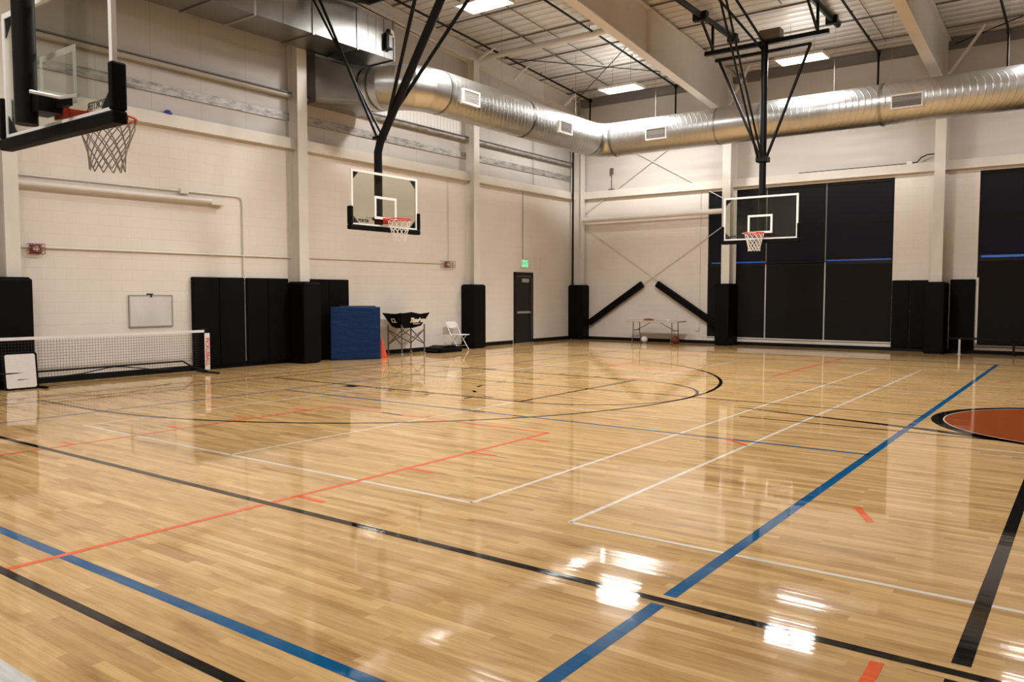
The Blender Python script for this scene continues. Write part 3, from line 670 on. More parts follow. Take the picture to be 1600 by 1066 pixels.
# middle hoop, on the left side, faces right
def lerp(p, q, t): return tuple(a + (b - a) * t for a, b in zip(p, q))
mtop = (-8.75, 11.45, 8.98); mk = (-11.75, 11.45, 4.50)
jn = (-11.36, 11.45, 5.10)
ext = [('sway_brace', 'tube', [(-11.36, 11.40, 5.12), (-8.75, 10.25, 8.98)], .036), ('sway_brace', 'tube', [(-11.36, 11.50, 5.12), (-8.75, 12.65, 8.98)], .036),
       ('fold_brace', 'tube', [(-11.66, 11.36, 4.70), (-13.38, 11.36, 7.84)], .03), ('fold_brace', 'tube', [(-11.66, 11.54, 4.70), (-13.42, 11.22, 7.80)], .024),
       ('brace_clamp', 'box', (-11.78, -11.60, 11.35, 11.57, 4.66, 4.72), 0),
       ('cross_bar', 'bar', [(-8.75, 9.85, 8.98), (-8.75, 12.95, 8.98)], .10),
       ('ceiling_rail', 'tube', [(-13.48, 9.9, 8.14), (-8.5, 9.9, 8.14)], .06), ('ceiling_rail', 'tube', [(-13.48, 12.88, 8.14), (-8.5, 12.88, 8.14)], .06),
       ('rear_cross_bar', 'tube', [(-13.40, 9.9, 8.12), (-13.38, 11.3, 7.86), (-13.40, 12.88, 8.12)], .05)]
for x in (-13.3, -8.75):
    for y in (9.9, 12.88): ext.append(('hanger', 'bar', [(x, y, 8.14), (x, y, roofz(y))], .05))
hoop((-11.53, 11.45, 0), -PI / 2, 'glass backboard hoop on slanted black mast along left wall', NETM, [(-11.73, 11.45, 2.86), (-11.73, 11.45, 4.42), (-11.66, 11.45, 4.62), mtop], ext)
# near hoop, seen from behind
ext = [('sway_brace', 'tube', [(-6.8, 2.84, 4.8), (-7.9, 2.84, 8.2)], .036), ('sway_brace', 'tube', [(-6.84, 2.84, 4.8), (-5.75, 2.84, 8.2)], .036),
       ('cross_bar', 'bar', [(-8.3, 2.84, 8.4), (-5.3, 2.84, 8.4)], .1),
       ('ceiling_rail', 'tube', [(-8.08, 0.6, 9.3), (-8.08, 6.6, 9.2)], .07), ('ceiling_rail', 'tube', [(-5.55, 0.6, 9.3), (-5.55, 6.6, 9.2)], .07),
       ('hanger', 'bar', [(-8.08, 2.84, 9.3), (-8.08, 2.84, 8.4)], .06), ('hanger', 'bar', [(-5.55, 2.84, 9.3), (-5.55, 2.84, 8.4)], .06)]
hoop((-6.75, 3.07, 0), 0, 'near glass backboard hoop seen from behind at upper left', NETG, [(-6.82, 2.86, 2.90), (-6.82, 2.86, 8.4)], ext)

# ------------------------------------------------------------------ air ducts
DX, DY, DZ, DR = -12.5, 21.56, 6.25, .5
def ring(mb, pts_axis, r, n=48): mb.tube(pts_axis, r, n, caps=False)
def spiral(p, q, r):
    m = MB(); m.tube([p, q], r, 64, caps=False); return m
def elbow(cx, cy, z, rad, r, a0, a1, n):
    """gored elbow, returns one MB per gore"""
    out = []
    for i in range(n):
        a = R(a0 + (a1 - a0) * i / n); b = R(a0 + (a1 - a0) * (i + 1) / n); mb = MB(); N = 48
        rings = []
        for ang in (a, b):
            c = Vector((cx + rad * math.cos(ang), cy + rad * math.sin(ang), z)); u = Vector((math.cos(ang), math.sin(ang), 0))
            rings.append([c + u * r * math.cos(2 * PI * k / N) + Vector((0, 0, r * math.sin(2 * PI * k / N))) for k in range(N)])
        mb.add(rings[0] + rings[1], [(k, (k + 1) % N, N + (k + 1) % N, N + k) for k in range(N)], 0, True); out.append(mb)
    return out
def build_duct():
    t = thing('spiral_duct', (DX, 18, DZ), 'big round galvanised duct with elbow along left and far walls', 'air duct')
    # square to round transition leaving the trunk and turning along the wall
    tr = MB(); N = 48; sq = []; rd = []
    for k in range(N):
        a = 2 * PI * k / N; c, s_ = math.cos(a), math.sin(a); q = max(abs(c), abs(s_))
        sq.append(Vector((-14.55, 13.06 + .80 * c / q, 6.48 + .52 * s_ / q))); rd.append(Vector((-13.55, 13.06 + DR * c, DZ + DR * s_)))
    tr.add(sq + rd, [(k, (k + 1) % N, N + (k + 1) % N, N + k) for k in range(N)], 0, True); tr.build('square_to_round', SHEET, t)
    bx = MB(); bx.box(-14.93, -14.55, 12.26, 13.86, 5.96, 7.05); bx.build('drop_box', SHEET, t)
    for g in elbow(-13.5, 14.06, DZ, 1.0, DR, -90, 0, 5): g.build('elbow_gore', GALV, t)
    for cx_, cy_, rad, angs in ((-13.5, 14.06, 1.0, (-72, -54, -36, -18)), (DX + .62, DY - .62, .62, (157.5, 135, 112.5))):
        for a in angs:
            a = R(a); c = Vector((cx_ + rad * math.cos(a), cy_ + rad * math.sin(a), DZ)); d = Vector((-math.sin(a), math.cos(a), 0)) * .011; m = MB(); m.tube([c - d, c + d], DR + .008, 48, caps=False); m.build('gore_seam', GALV, t)
    for x, y, ax in ((-13.55, 13.06, 'x'), (-13.3, 13.09, 'x'), (DX, 14.1, 'y')):
        m = MB(); d = Vector((.025, 0, 0)) if ax == 'x' else Vector((0, .025, 0)); c = Vector((x, y, DZ)); m.tube([c - d, c + d], DR + .014, 48, caps=False); m.build('collar', BAND, t)
    cr_ = .62
    spiral((DX, 14.06, DZ), (DX, 17.42, DZ), DR).build('duct_run', SPIRAL, t); spiral((DX, 17.46, DZ), (DX, DY - cr_, DZ), DR).build('duct_run', SPIRAL, t)
    for g in elbow(DX + cr_, DY - cr_, DZ, cr_, DR, 180, 90, 4): g.build('elbow_gore', GALV, t)
    spiral((DX + cr_, DY, DZ), (-8.62, DY, DZ), DR).build('duct_run', SPIRAL, t)
    m = MB(); m.tube([(-8.62, DY, DZ), (-8.5, DY, DZ), (-7.45, DY, DZ), (-7.3, DY, DZ)], [DR + .012, DR + .012, DR + .0, DR + .0], 48, caps=False); m.build('plain_sleeve', GALV, t)
    spiral((-7.3, DY, DZ), (-4.45, DY, DZ), DR - .005).build('duct_run', SPIRAL, t); spiral((-4.41, DY, DZ), (4.5, DY, DZ), DR - .005).build('duct_run', SPIRAL, t)
    for c, ax in (((DX, 17.44, DZ), 'y'), ((DX, DY - cr_, DZ), 'y'), ((DX + cr_, DY, DZ), 'x'), ((-8.62, DY, DZ), 'x'), ((-7.4, DY, DZ), 'x'), ((-4.43, DY, DZ), 'x')):
        m = MB(); d = Vector((.03, 0, 0)) if ax == 'x' else Vector((0, .03, 0)); c = Vector(c); m.tube([c - d, c + d], DR + .016, 48, caps=False); m.build('collar', BAND, t)
    # supply grilles on the room side
    for ax, c0, c1 in (('y', 14.42, 15.05), ('y', 18.55, 19.18), ('x', -10.65, -10.0), ('x', -4.15, -3.45)):
        f = MB(); l = MB(); zc = 6.17; h = .17; fr = .035
        def pb(mb, a, b, za, zb, d0, d1):
            if ax == 'y': mb.box(DX + DR + d0, DX + DR + d1, a, b, za, zb)
            else: mb.box(a, b, DY - DR - d1, DY - DR - d0, za, zb)
        pb(f, c0, c1, zc - h, zc - h + fr, -.06, .035); pb(f, c0, c1, zc + h - fr, zc + h, -.06, .035); pb(f, c0, c0 + fr, zc - h + fr, zc + h - fr, -.06, .035); pb(f, c1 - fr, c1, zc - h + fr, zc + h - fr, -.06, .035)
        fo = f.build('supply_grille', WHITEP, t)
        for k in range(9): z = zc - h + fr + .012 + k * (2 * h - 2 * fr) / 9; pb(l, c0 + fr, c1 - fr, z, z + .012, -.01, .025)
        pb(l, c0 + fr, c1 - fr, zc - h + fr, zc + h - fr, -.03, -.012); l.build('louvres', LOUVRE, fo)
    for (x, y) in ((DX, 16.6), (DX, 18.6), (DX, 20.2), (-10.6, DY), (-7.9, DY), (-5.6, DY), (-4.25, DY), (-1.8, DY)):
        m = MB(); m.tube([(x, y, DZ + DR - .01), (x, y, roofz(y))], .004, 6); m.build('hanger_wire', GREYTXT, t)
    # rectangular trunk
    X1, zb, zt, ye = -13.55, 7.08, 7.96, 13.82
    t = thing('rectangular_duct', (-14.2, 8, zb), 'rectangular sheet metal duct trunk along upper left wall', 'air duct')
    m = MB(); m.box(-14.59, X1, YB + .5, ye, zb, zt); m.build('trunk', SHEET, t)
    for y in (8.95, 9.9, 11.35, 12.6, 13.75):
        m = MB(); m.box(-14.6, X1 + .02, y, y + .045, zb - .03, zt + .02); m.build('joint_flange', BAND if y not in (9.9,) else ALU, t)
    for y in (10.6, 12.95, 13.2, 13.45):
        m = MB(); m.box(X1, X1 + .008, y, y + .02, zb, zt); m.build('seam', SHEET, t)
    t = thing('duct_detector', (X1 + .05, 13.5, 7.3), 'black detector box with pale tag on rectangular duct', 'detector')
    m = MB(); m.box(X1 + .025, X1 + .12, 13.42, 13.62, 7.25, 7.62); m.build('housing', BLACK_ST, t, bevel=.01)
    m = MB(); m.box(X1 + .12, X1 + .125, 13.50, 13.60, 7.30, 7.58); m.build('label_plate', GREYTXT, t)
    m = MB(); m.box(X1 + .03, X1 + .06, 13.62, 13.72, 7.58, 7.74); m.build('pale_tag', CREAMBOX, t)
    m = MB(); m.box(X1 + .04, X1 + .09, 13.50, 13.56, 7.62, 7.72); m.build('neck', BLACK_ST, t)
build_duct()

# ------------------------------------------------------------------ high-bay lights
def light(loc, label, power=1.0):
    t = thing('ceiling_light', loc, label, 'ceiling light', 'high bay ceiling lights'); x, y, z = loc; hx_, hy_ = .60, .335
    f = MB()
    f.box(x - hx_, x + hx_, y - hy_, y - hy_ + .03, z, z + .06); f.box(x - hx_, x + hx_, y + hy_ - .03, y + hy_, z, z + .06); f.box(x - hx_, x - hx_ + .03, y - hy_ + .03, y + hy_ - .03, z, z + .06); f.box(x + hx_ - .03, x + hx_, y - hy_ + .03, y + hy_ - .03, z, z + .06)
    f.box(x - hx_ + .03, x + hx_ - .03, y - hy_ + .03, y + hy_ - .03, z + .03, z + .07); f.build('housing', WHITEP, t)
    m = MB(); m.box(x - hx_ + .03, x + hx_ - .03, y - hy_ + .03, y + hy_ - .03, z + .008, z + .028); m.build('diffuser', PANEL, t)
    m = MB(); m.box(x - .5, x + .5, y - .2, y + .2, z + .071, z + .078); m.build('added_uplight', ADDED_UPLIGHT, t)  # added glowing sheet on the housing, lifts the ceiling
    ld = bpy.data.lights.new('high_bay_beam', 'AREA')
    ld.shape = 'RECTANGLE'; ld.size = 1.12; ld.size_y = .60; ld.energy = LAMP * power; ld.color = (1, .975, .945); ld.spread = R(166)
    lo = bpy.data.objects.new('lamp_beam', ld); C.objects.link(lo); lo.parent = t; lo.location = (0, 0, .004)
    for sx_ in (-1, 1): m = MB(); m.tube([(x + sx_ * .30, y, z + .07), (x + sx_ * .30, y, roofz(y))], .005, 6); m.build('suspension_wire', TUBE, t)
    return t
light((-11.40, 20.95, 7.55), 'lit panel light above the duct corner', 1.15)
light((-6.27, 21.05, 7.55), 'lit panel light behind the far hoop mast', .52)
light((-.88, 21.1, 7.55), 'lit panel light past right photo edge, far row', .28)
light((-11.2, 14.25, 8.0), 'lit panel light at top photo edge above middle hoop', .95)
for i, (x, y, p) in enumerate([(-6.3, 14.25, 1.8), (-.5, 14.25, .32), (-12.0, 7.4, .06), (-6.3, 7.4, 1.05), (-.5, 7.4, .3), (-12.0, .6, .18), (-6.3, .4, .85)]):
    light((x, y, min(8.3, roofz(y) - .8)), 'lit panel light out of view overhead, %s from the corner' % ordn[i + 1], p)

# ------------------------------------------------------------------ sprinkler lines and conduits under the roof
def sprink(x, y0, label, drop):
    t = thing('sprinkler_pipe', (x, y0, roofz(y0) - .3), label, 'sprinkler pipe', 'sprinkler pipes')
    pts = [(x, y0, roofz(y0) - .16), (x, 23.75, roofz(23.75) - .16)]
    m = MB(); m.tube(pts, .03, 10); m.build('branch_line', BLACK_ST, t)
    m = MB(); m.tube([(x, 23.75, roofz(23.75) - .13), (x, 23.75, drop)], .028, 10); m.build('drop_pipe', BLACK_ST, t)
    m = MB(); m.tube([(x, 23.75, roofz(23.75) - .1), (x, 23.75, roofz(23.75) - .24)], .045, 10); m.tube([(x, 23.67, roofz(23.75) - .16), (x, 23.83, roofz(23.75) - .16)], .045, 10); m.build('elbow_fitting', BLACK_ST, t)
    for y in (16, 18.4, 20.8, 22.6):
        m = MB(); m.tube([(x, y, roofz(y) - .14), (x, y, roofz(y) - .06)], .012, 8); m.build('sprinkler_head', BLACK_ST, t)
sprink(-14.12, 5, 'black sprinkler pipe beside the left end rafter', 7.3); sprink(-10.98, 5, 'black sprinkler pipe hugging left side of first deep rafter', 7.3)
sprink(-5.02, 5, 'black sprinkler pipe left of second deep rafter', 7.0); sprink(-2.0, 5, 'black sprinkler pipe at upper right edge', 7.0)
for x, y0, y1, r_, l in ((-12.15, 14, 21.2, .012, 'thin grey conduit under roof in left bay'), (-12.98, 15, 23.2, .022, 'thicker dark insulation seam under roof in left bay'), (-6.35, 14, 19.6, .016, 'dark cable running to far hoop winch'), (-4.75, 16, 23.3, .010, 'thin conduit right of the far hoop rails')):  # the thicker dark one is an insulation seam, drawn as a tube
    rod('roof_conduit_or_seam', [(x, y0, roofz(y0) - .05), (x, y1, roofz(y1) - .05)], r_, DARKST, l, 'conduit', 'roof conduits')

# ------------------------------------------------------------------ things on the left wall
rod('wall_conduit', [(XL + .03, 6.1, 2.39), (XL + .03, 11.78, 2.41)], .017, STEEL_S, 'thin cream conduit running from left alarm to the padded column', 'conduit', 'wall conduits')
rod('wall_conduit', [(XL + .03, 12.1, 2.42), (XL + .03, 17.0, 2.44)], .012, STEEL_S, 'thin cream conduit running from padded column to right alarm', 'conduit', 'wall conduits')
m = MB(); m.tube([(XL + .03, 6.05, 3.62), (XL + .03, 10.40, 3.66), (XL + .03, 10.49, 3.63), (XL + .03, 10.52, 3.55), (XL + .03, 10.52, 1.95)], .016, 8); m.box(XL + .01, XL + .07, 9.06, 9.24, 3.60, 3.69); tag(m.build('wall_conduit', STEEL_S), 'upper cream conduit that bends down above the wall pads', 'conduit', 'wall conduits')
t = thing('screen_tube', (XL + .1, 8, 3.48), 'cream horizontal tube on left wall below upper conduit', 'tube')
m = MB(); m.tube([(XL + .10, 5.97, 3.47), (XL + .10, 9.72, 3.49)], .05, 14); m.build('tube', STEEL_W, t)
m = MB(); m.box(XL, XL + .13, 9.72, 10.02, 3.43, 3.50); m.build('end_bracket', STEEL_W, t)
rod('wall_conduit', [(XL + .025, 17.3, 2.5), (XL + .025, 17.3, 4.86)], .012, STEEL_S, 'thin vertical conduit above the right alarm', 'conduit', 'wall conduits')
rod('wall_conduit', [(XL + .025, 20.95, 2.72), (XL + .025, 20.95, 4.86)], .011, GREYTXT, 'thin vertical conduit above the exit sign', 'conduit', 'wall conduits')
rod('wall_conduit', [(XL + .05, 21.5, 5.12), (XL + .05, 21.5, 7.6)], .011, GREYTXT, 'thin vertical conduit on upper left wall above the exit door', 'conduit', 'wall conduits')
rod('black_upright', [(XL + .22, 23.66, 1.9), (XL + .22, 23.66, 7.6)], .035, BLACK_ST, 'black vertical strip beside the corner column', 'pipe')  # plain black tube where a dark line runs along the column
def alarm(y0, y1, zc, label):
    t = thing('fire_alarm', (XL, (y0 + y1) / 2, zc), label, 'fire alarm', 'caged fire alarms')
    ym = (y0 + y1) / 2; h = .085
    m = MB(); m.box(XL, XL + .045, ym - .09, ym + .09, zc - .075, zc + .075); m.build('alarm_body', RED, t, bevel=.01)
    m = MB(); m.tube([(XL + .045, ym, zc), (XL + .075, ym, zc)], .05, 16); m.build('strobe', WHITEP, t)
    m = MB()
    for k in range(6): y = y0 + (y1 - y0) * k / 5; m.tube([(XL, y, zc - h), (XL + .1, y, zc - h), (XL + .1, y, zc + h), (XL, y, zc + h)], .006, 6)
    for k in range(4): z = zc - h + 2 * h * k / 3; m.tube([(XL, y0, z), (XL + .1, y0, z), (XL + .1, y1, z), (XL, y1, z)], .006, 6)
    m.build('wire_cage', RED, t)
alarm(6.20, 6.45, 2.36, 'red caged fire alarm at far left above the whiteboard'); alarm(16.97, 17.50, 2.42, 'red caged fire alarm above the white folding chair')
# exit sign
t = thing('exit_sign', (XL, 21.0, 2.56), 'small glowing green exit sign above the dark door', 'exit sign')
m = MB(); m.box(XL, XL + .05, 20.86, 21.20, 2.44, 2.68); m.build('housing', WHITEP, t)
m = MB(); m.box(XL + .05, XL + .054, 20.875, 21.185, 2.452, 2.668); fo = m.build('lit_face', EXITG, t)
text('exit_lettering', 'EXIT', .16, frame((XL + .0555, 21.03, 2.56), (0, 1, 0), (0, 0, 1)), EXITD, t, .0008)
t = thing('sign_guard', (XL, 21.2, 2.38), 'pale wire guard frame around the exit sign', 'wire guard')
m = MB()
for y in (20.68, 20.95, 21.25, 21.55, 21.82): m.tube([(XL, y, 2.38), (XL + .12, y, 2.38), (XL + .12, y, 2.78), (XL, y, 2.78)], .004, 6)
for z in (2.38, 2.78): m.tube([(XL, 20.68, z), (XL + .12, 20.68, z), (XL + .12, 21.82, z), (XL, 21.82, z)], .004, 6)
m.build('wire_frame', CAGE, t)
# wall whiteboard
t = thing('wall_whiteboard', (XL, 8.41, .94), 'grey-framed whiteboard hanging on left wall above the court net', 'whiteboard')
m = MB(); m.box(XL + .012, XL + .022, 7.98, 8.84, .955, 1.54); m.build('writing_surface', BOARD, t)
m = MB(); a, b, z0, z1, w = 7.96, 8.86, .935, 1.56, .022
m.box(XL, XL + .03, a, b, z0, z0 + w); m.box(XL, XL + .03, a, b, z1 - w, z1); m.box(XL, XL + .03, a, a + w, z0 + w, z1 - w); m.box(XL, XL + .03, b - w, b, z0 + w, z1 - w); m.build('board_frame', GREYTXT, t)
m = MB(); m.box(XL, XL + .03, 8.33, 8.45, 1.56, 1.585); m.tube([(XL + .02, 8.41, 1.56), (XL + .03, 8.41, 1.52)], .018, 10); m.build('hanging_clip', BLACK_ST, t)
# blue ball on the ledge
m = MB(); m.sphere((XL + .08, 8.82, 5.111), .085); o = m.build('rubber_ball', BLUEB)
for v in o.data.vertices: v.co.z = max(v.co.z, 5.111); tag(o, 'flattened blue ball lodged on the left wall ledge', 'ball')

# ------------------------------------------------------------------ far wall bits
rod('wall_conduit', [(-10.27, YF - .02, .52), (-10.27, YF - .02, 4.88)], .012, STEEL_S, 'thin vertical conduit on far wall right of folding table', 'conduit', 'wall conduits')
m = MB(); m.box(-10.38, -10.26, YF - .05, YF, .40, .52); tag(m.build('outlet_box', STEEL_W), 'cream outlet box low on far wall beside folding table', 'outlet box')
t = thing('sensor_rod', (-13.48, YF - .07, 5.12), 'grey rod with small box standing on far wall ledge', 'sensor')
m = MB(); m.tube([(-13.48, YF - .07, 5.12), (-13.48, YF - .07, 5.72)], .014, 8); m.build('rod', TUBE, t); m = MB(); m.box(-13.53, -13.43, YF - .11, YF - .03, 5.68, 5.86); m.build('sensor_box', TUBE, t); m = MB(); m.box(-13.58, -13.38, YF - .12, YF - .02, 5.12, 5.16); m.build('foot', TUBE, t)
m = MB(); m.tube([(-7.2, YF - .10, 5.135), (-4.32, YF - .10, 5.135)], .012, 6); m.tube([(-4.16, YF - .10, 5.14), (-4.05, YF - .1, 5.15), (-3.95, YF - .1, 5.27), (-3.8, YF - .1, 5.33), (-3.58, YF - .1, 5.33)], .016, 8)
tag(m.build('ledge_cable', BLACK_ST), 'dark cable lying on far wall ledge, looping up at the column', 'cable')
m = MB(); m.box(-4.30, -4.18, YF - .12, YF - .04, 5.12, 5.19); tag(m.build('junction_box', WHITEP), 'small white junction box on ledge beside cable loop', 'junction box')

# ------------------------------------------------------------------ floor things, left wall
def net_set():
    X = -14.30; y0, y1, zt = 2.5, 9.17, .865
    t = thing('court_net', (X, (y0 + y1) / 2, 0), 'portable low court net with white top tape along left wall', 'court net')
    m = MB(); 
    for i in range(int((y1 - y0 - .18) / .05)): y = y0 + .05 + i * .05; m.tube([(X, y, .17), (X, y, zt - .04)], .0024, 4, caps=False)
    for k in range(14): z = .17 + k * .05; m.tube([(X, y0, z), (X, y1 - .14, z)], .0024, 4, caps=False)
    m.build('net_mesh', NETD, t)
    m = MB(); m.box(X - .006, X + .006, y0, y1 - .03, zt - .05, zt); m.build('top_tape', TAPE, t)
    m = MB(); m.box(X - .012, X + .012, y1 - .08, y1 + .05, zt + .005, zt + .03); m.build('tension_strap', BLACK_ST, t)
    for yy in (y0, y1):
        m = MB(); m.tube([(X, yy, .03), (X, yy, zt + .02)], .019, 10); m.build('post', BLACK_ST, t)
        m = MB(); m.tube([(X - .35, yy + .02, .025), (X + .40, yy + .02, .025)], .02, 10); m.build('foot', BLACK_ST, t)
    m = MB(); m.tube([(X + .02, y1, .06), (X + .02, y1 - .30, .14), (X + .02, y1 - .52, .275), (X + .02, (y0 + y1) / 2, .275), (X + .02, y0 + .5, .275), (X + .02, y0, .06)], .017, 10); m.build('base_bar', BLACK_ST, t)
    m = MB(); ym = 7.3
    m.tube([(X + .04, 5.7, .165), (X + .04, 6.3, .165), (X + .04, 6.75, .19), (X + .04, 7.15, .25), (X + .04, 7.3, .262), (X + .04, 7.5, .25), (X + .04, 8.0, .17), (X + .04, 8.4, .14)], .01, 8); m.build('slack_strap', BLACK_ST, t)
    m = MB(); m.box(X + .03, X + .038, y1 - .045, y1 + .065, .07, .80); s = m.build('banner_sleeve', TAPE, t)
    text('banner_lettering', 'PICKLEBALL', .105, frame((X + .0395, y1 + .01, .43), (0, 0, -1), (0, 1, 0)), REDTXT, s, .0006, offset=.004)
net_set()
# portable whiteboard on the floor leaning towards the padded column
t = thing('floor_whiteboard', (-14.2, 5.8, 0), 'scribbled whiteboard with black rounded frame standing on floor at far left', 'whiteboard')
c = Vector((-14.30, 5.76, .305)); ux = Vector((0, 1, 0)); uy = Vector((-.06, .0, .60)).normalized(); nrm = ux.cross(uy).normalized()
if nrm.x < 0: nrm = -nrm
uxp = (ux + Vector((.02, 0, 0))).normalized()
m = MB(); m.rrect(c, uxp, uy, .52, .62, .05, nrm * .03); m.build('board_frame', PAD, t)
m = MB(); m.rrect(c + nrm * .03, uxp, uy, .455, .555, .03, nrm * .003); m.build('writing_surface', NOTE, t)
m = MB(); m.bar((-14.42, 6.02, .02), (-14.08, 6.08, .02), .05, .03); m.build('foot', PAD, t)
# blue folding mats
def mat_panel(p, q, th, h, label, z0=.0):
    p = Vector((*p, 0)); q = Vector((*q, 0)); d = (q - p).normalized(); n = Vector((-d.y, d.x, 0)) * th
    t = thing('folding_mat', tuple((p + q) / 2), label, 'gym mat', 'blue gym mats')
    m = MB(); k = 1; Ls = (q - p)
    for i in range(k):
        a = p + Ls * (i / k) + d * .003; b = p + Ls * ((i + 1) / k) - d * .003; u = Vector((0, 0, h)); z = Vector((0, 0, .01))
        m = MB(); m.hexa([a + z, b + z, b + n + z, a + n + z], [a + u, b + u, b + n + u, a + n + u]); m.build('panel', BLUEV, t, bevel=.02)
mat_panel((-14.62, 12.66), (-14.0, 13.70), .13, 1.27, 'front blue vinyl folding mat leaning by the black pads')
mat_panel((-14.62, 12.96), (-14.17, 13.72), .11, 1.295, 'second blue vinyl mat, mostly hidden behind the front one')
# cone
t = thing('traffic_cone', (-14.27, 13.99, 0), 'orange traffic cone half hidden by the blue mats', 'cone')
m = MB(); m.tube([(-14.27, 13.99, .03), (-14.27, 13.99, .46)], [.135, .03], 24); m.build('cone_body', CONE, t)
m = MB(); m.box(-14.41, -14.13, 13.85, 14.13, 0, .03); m.build('base_plate', CONE, t)
# ball cart
def ball_cart():
    xa, xb, ya, yb = -14.75, -14.10, 14.50, 15.57
    t = thing('ball_cart', ((xa + xb) / 2, (ya + yb) / 2, 0), 'black hammock ball cart on grey scissor legs by left wall', 'ball cart')
    cx, cy = (xa + xb) / 2, (ya + yb) / 2; z1 = 1.10; zb = .76
    sx_, sy_ = .19, .34
    top = [(xa, ya, z1), (xb, ya, z1), (xb, yb, z1), (xa, yb, z1)]; bot = [(cx - sx_, cy - sy_, zb), (cx + sx_, cy - sy_, zb - .05), (cx + sx_, cy + sy_, zb), (cx - sx_, cy + sy_, zb)]
    m = MB()
    for i in range(4):
        j = (i + 1) % 4; A, B, c_, D = [Vector(v) for v in (top[i], top[j], bot[j], bot[i])]; mid = (A + B) / 2 + Vector((0, 0, -.045)); midb = (c_ + D) / 2 + Vector((0, 0, -.03))
        m.add([A, mid, midb, D], [(0, 1, 2, 3)]); m.add([mid, B, c_, midb], [(0, 1, 2, 3)])
    m.add([Vector(v) for v in bot], [(0, 1, 2, 3)])
    o = m.build('hammock', FABRIC, t); so = o.modifiers.new('thick', 'SOLIDIFY'); so.thickness = .012
    lx, ly = .24, .42; feet = [(cx - lx, cy - ly), (cx + lx, cy - ly), (cx + lx, cy + ly), (cx - lx, cy + ly)]
    for (fx, fy), tp in zip(feet, top):
        m = MB(); m.tube([(fx, fy, .06), (fx, fy, .80)], .019, 8); m.build('leg', TUBE, t)
        m = MB(); m.tube([(fx, fy - .012, .035), (fx, fy + .012, .035)], .035, 12); m.tube([(fx, fy, .035), (fx, fy, .09)], .012, 8); m.build('caster', ALU, t)
    for i in range(4):
        a, b = feet[i], feet[(i + 1) % 4]
        m = MB(); m.tube([(a[0], a[1], .66), (b[0], b[1], .28)], .015, 8); m.tube([(b[0], b[1], .66), (a[0], a[1], .28)], .015, 8); m.build('scissor_brace', TUBE, t)
    m = MB(); m.sphere((cx + lx + .01, cy - ly + .02, .68), .05, 12, sz=1.3); m.build('corner_joint', TUBE, t)
    # lettering on the long side, emblem on the short side
    A, B, c_, D = Vector(top[1]), Vector(top[2]), Vector(bot[2]), Vector(bot[1]); ud = (B - A).normalized(); vd = ((A + B) / 2 - (c_ + D) / 2).normalized(); nr = ud.cross(vd)
    pos = A * .0 + (A + B) / 2 * .5 + (c_ + D) / 2 * .5 + ud * .10
    text('cart_lettering', 'Tandem', .165, frame(pos + nr * .04, ud, vd), WHITEP, t, .001, shear=.25, offset=.012)
    m = MB(); p0 = pos - vd * .10 - ud * .12; m.bar(p0 + nr * .038, p0 + ud * .26 + nr * .038, .004, .015, up=vd); m.build('lettering_underline', WHITEP, t)
    A, B, c_, D = Vector(top[0]), Vector(top[1]), Vector(bot[1]), Vector(bot[0]); ud = (B - A).normalized(); vd = ((A + B) / 2 - (c_ + D) / 2).normalized(); nr = ud.cross(vd); pos = (A + B + c_ + D) / 4 + nr * .03
    m = MB()
    for u0, u1, v0, v1 in ((-.075, -.045, -.06, .06), (-.075, .06, .035, .06), (.03, .06, -.06, .035), (-.03, .085, -.06, -.035)): m.hexa([pos + ud * u0 + vd * v0, pos + ud * u1 + vd * v0, pos + ud * u1 + vd * v1, pos + ud * u0 + vd * v1], [pos + nr * .003 + ud * u0 + vd * v0, pos + nr * .003 + ud * u1 + vd * v0, pos + nr * .003 + ud * u1 + vd * v1, pos + nr * .003 + ud * u0 + vd * v1])
    m.build('cart_emblem', WHITEP, t)
ball_cart()
# low black mat bag
t = thing('black_mat', (-14.3, 16.4, 0), 'low black padded block on floor between cart and chair', 'mat')
m = MB(); m.box(-14.62, -14.05, 15.95, 16.86, 0, .13); m.build('block', PAD, t, bevel=.03)
m = MB(); pts = [(-14.62, y, z) for y, z in ((15.88, .05), (16.05, .14), (16.3, .185), (16.6, .165), (16.9, .13), (16.9, .12), (16.6, .14), (16.3, .15), (16.05, .11), (15.88, .03))]; m.prism(pts, (.50, 0, 0)); m.build('loose_cover', PAD, t)
# white folding chair (backrest to the wall)
def chair():
    t = thing('folding_chair', (-14.55, 17.22, 0), 'white folding chair by the padded column on left wall', 'chair', None, R(0))
    yc = 17.22; hw = .20
    m = MB()
    m.prism([(-14.78, yc - hw, .77), (-14.78, yc - hw + .03, .80), (-14.78, yc + hw - .03, .80), (-14.78, yc + hw, .77), (-14.76, yc + hw - .02, .64), (-14.75, yc, .615), (-14.76, yc - hw + .02, .64)], (.02, 0, 0)); m.build('backrest', WHITEP, t)
    m = MB(); m.box(-14.66, -14.26, yc - hw, yc + hw, .425, .45); m.build('seat', WHITEP, t, bevel=.01)
    for s_ in (-1, 1):
        y = yc + s_ * (hw + .012)
        m = MB(); m.tube([(-14.79, y, .80), (-14.62, y, .46), (-14.30, y, .012)], .012, 8); m.build('front_leg', ALU, t)
        m = MB(); m.tube([(-14.36, y - s_ * .02, .43), (-14.76, y - s_ * .02, .012)], .011, 8); m.build('rear_leg', ALU, t)
    m = MB(); m.tube([(-14.40, yc - hw, .13), (-14.40, yc + hw, .13)], .008, 6); m.tube([(-14.67, yc - hw, .11), (-14.67, yc + hw, .11)], .008, 6); m.build('stretcher', ALU, t)
chair()

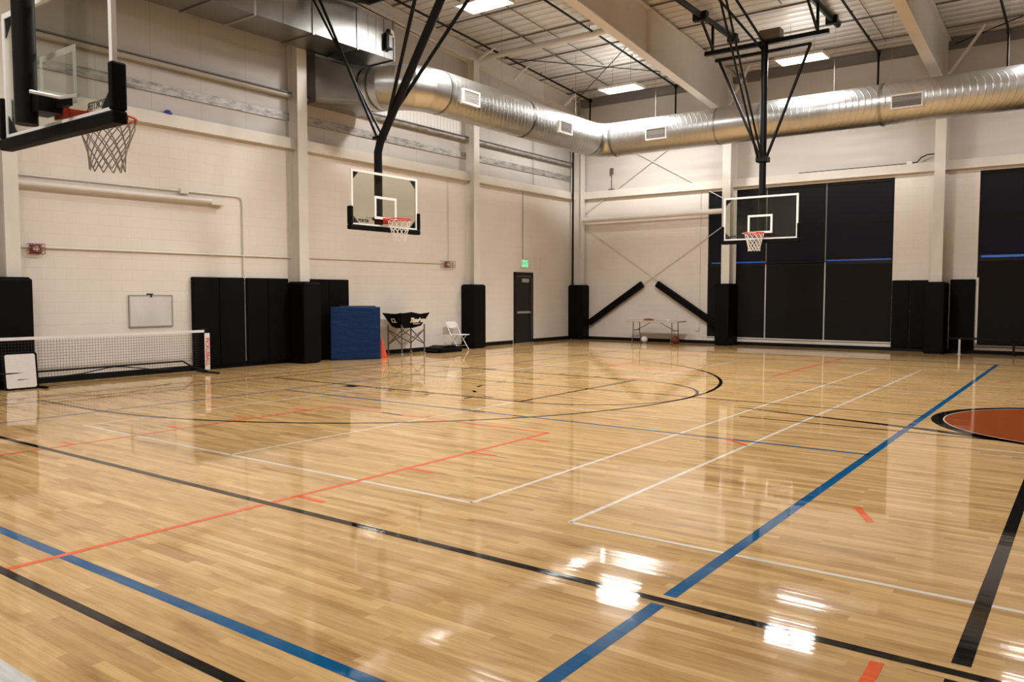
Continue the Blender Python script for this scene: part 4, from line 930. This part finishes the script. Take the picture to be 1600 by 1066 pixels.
# ------------------------------------------------------------------ far wall floor things
def table():
    x0, x1, ya, yb, zt = -12.28, -10.45, 22.90, 23.64, .735
    t = thing('folding_table', ((x0 + x1) / 2, (ya + yb) / 2, 0), 'pale folding table between the black brace pads on far wall', 'table')
    m = MB(); m.box(x0, x1, ya, yb, zt - .045, zt); m.build('table_top', TABLE, t, bevel=.015)
    for xl, s_ in ((x0 + .24, 1), (x1 - .24, -1)):
        for y, e in ((ya + .14, -1), (yb - .14, 1)):
            m = MB(); m.tube([(xl, y, zt - .05), (xl, y, .36), (xl, y + e * .03, .24), (xl, y + e * .09, .012)], .014, 8); m.build('leg', TUBE, t)
        for z in (.42, .22): m = MB(); m.tube([(xl, ya + .13, z), (xl, yb - .13, z)], .011, 8); m.build('leg_rung', TUBE, t)
        m = MB(); m.tube([(xl, (ya + yb) / 2, .42), (xl + s_ * .30, (ya + yb) / 2, .56), (xl + s_ * .52, (ya + yb) / 2, zt - .05)], .011, 8); m.build('folding_brace', TUBE, t)
table()
def ball(c, r, m_, name, label, seams):
    t = thing(name, (c[0], c[1], c[2] - r), label, 'ball'); m = MB(); m.sphere(c, r, 28); m.build('ball_cover', m_, t); c = Vector(c)
    m = MB()
    for ax in range(3):
        pts = []
        for k in range(32):
            a = 2 * PI * k / 32; p = [math.cos(a), math.sin(a)]; p.insert(ax, 0.0); pts.append(c + Matrix.Rotation(.5, 3, 'X') @ Matrix.Rotation(.4, 3, 'Z') @ Vector(p) * (r + .0005))
        m.tube(pts, .003, 5, closed=True)
    m.build('seams', seams, t)
ball((-11.83, 23.42, .108), .108, VOLLEY, 'volleyball', 'white volleyball on floor under left end of folding table', GREYTXT)
ball((-10.80, 23.55, .12), .12, BASKET, 'basketball', 'brown basketball on floor under right end of folding table', BLACK_ST)
m = MB(); m.sphere((-11.62, 23.3, .737), .19, 24, sz=.30); o = m.build('sports_disc', BASKET)
for v in o.data.vertices: v.co.z = max(v.co.z, .736)
tag(o, 'flat reddish-brown disc lying on folding table', 'disc')
m = MB(); m.tube([(-10.92, 23.25, .736), (-10.92, 23.25, .775)], [.05, .03], 14); tag(m.build('tape_roll', WHITEP), 'small pale item on right half of folding table', 'small item')
# bench by the right window
t = thing('low_bench', (-2.75, 23.8, 0), 'small dark bench with pale legs below right-hand window edge', 'bench')
m = MB(); m.box(-3.16, -1.4, 23.68, 23.98, .40, .44); m.build('seat', BLACK_ST, t)
for x in (-2.86, -1.65):
    m = MB(); m.box(x - .025, x + .025, 23.74, 23.79, .0, .40); m.box(x - .04, x + .04, 23.70, 23.96, .0, .02); m.build('leg', ALU if x < -2 else BLACK_ST, t)
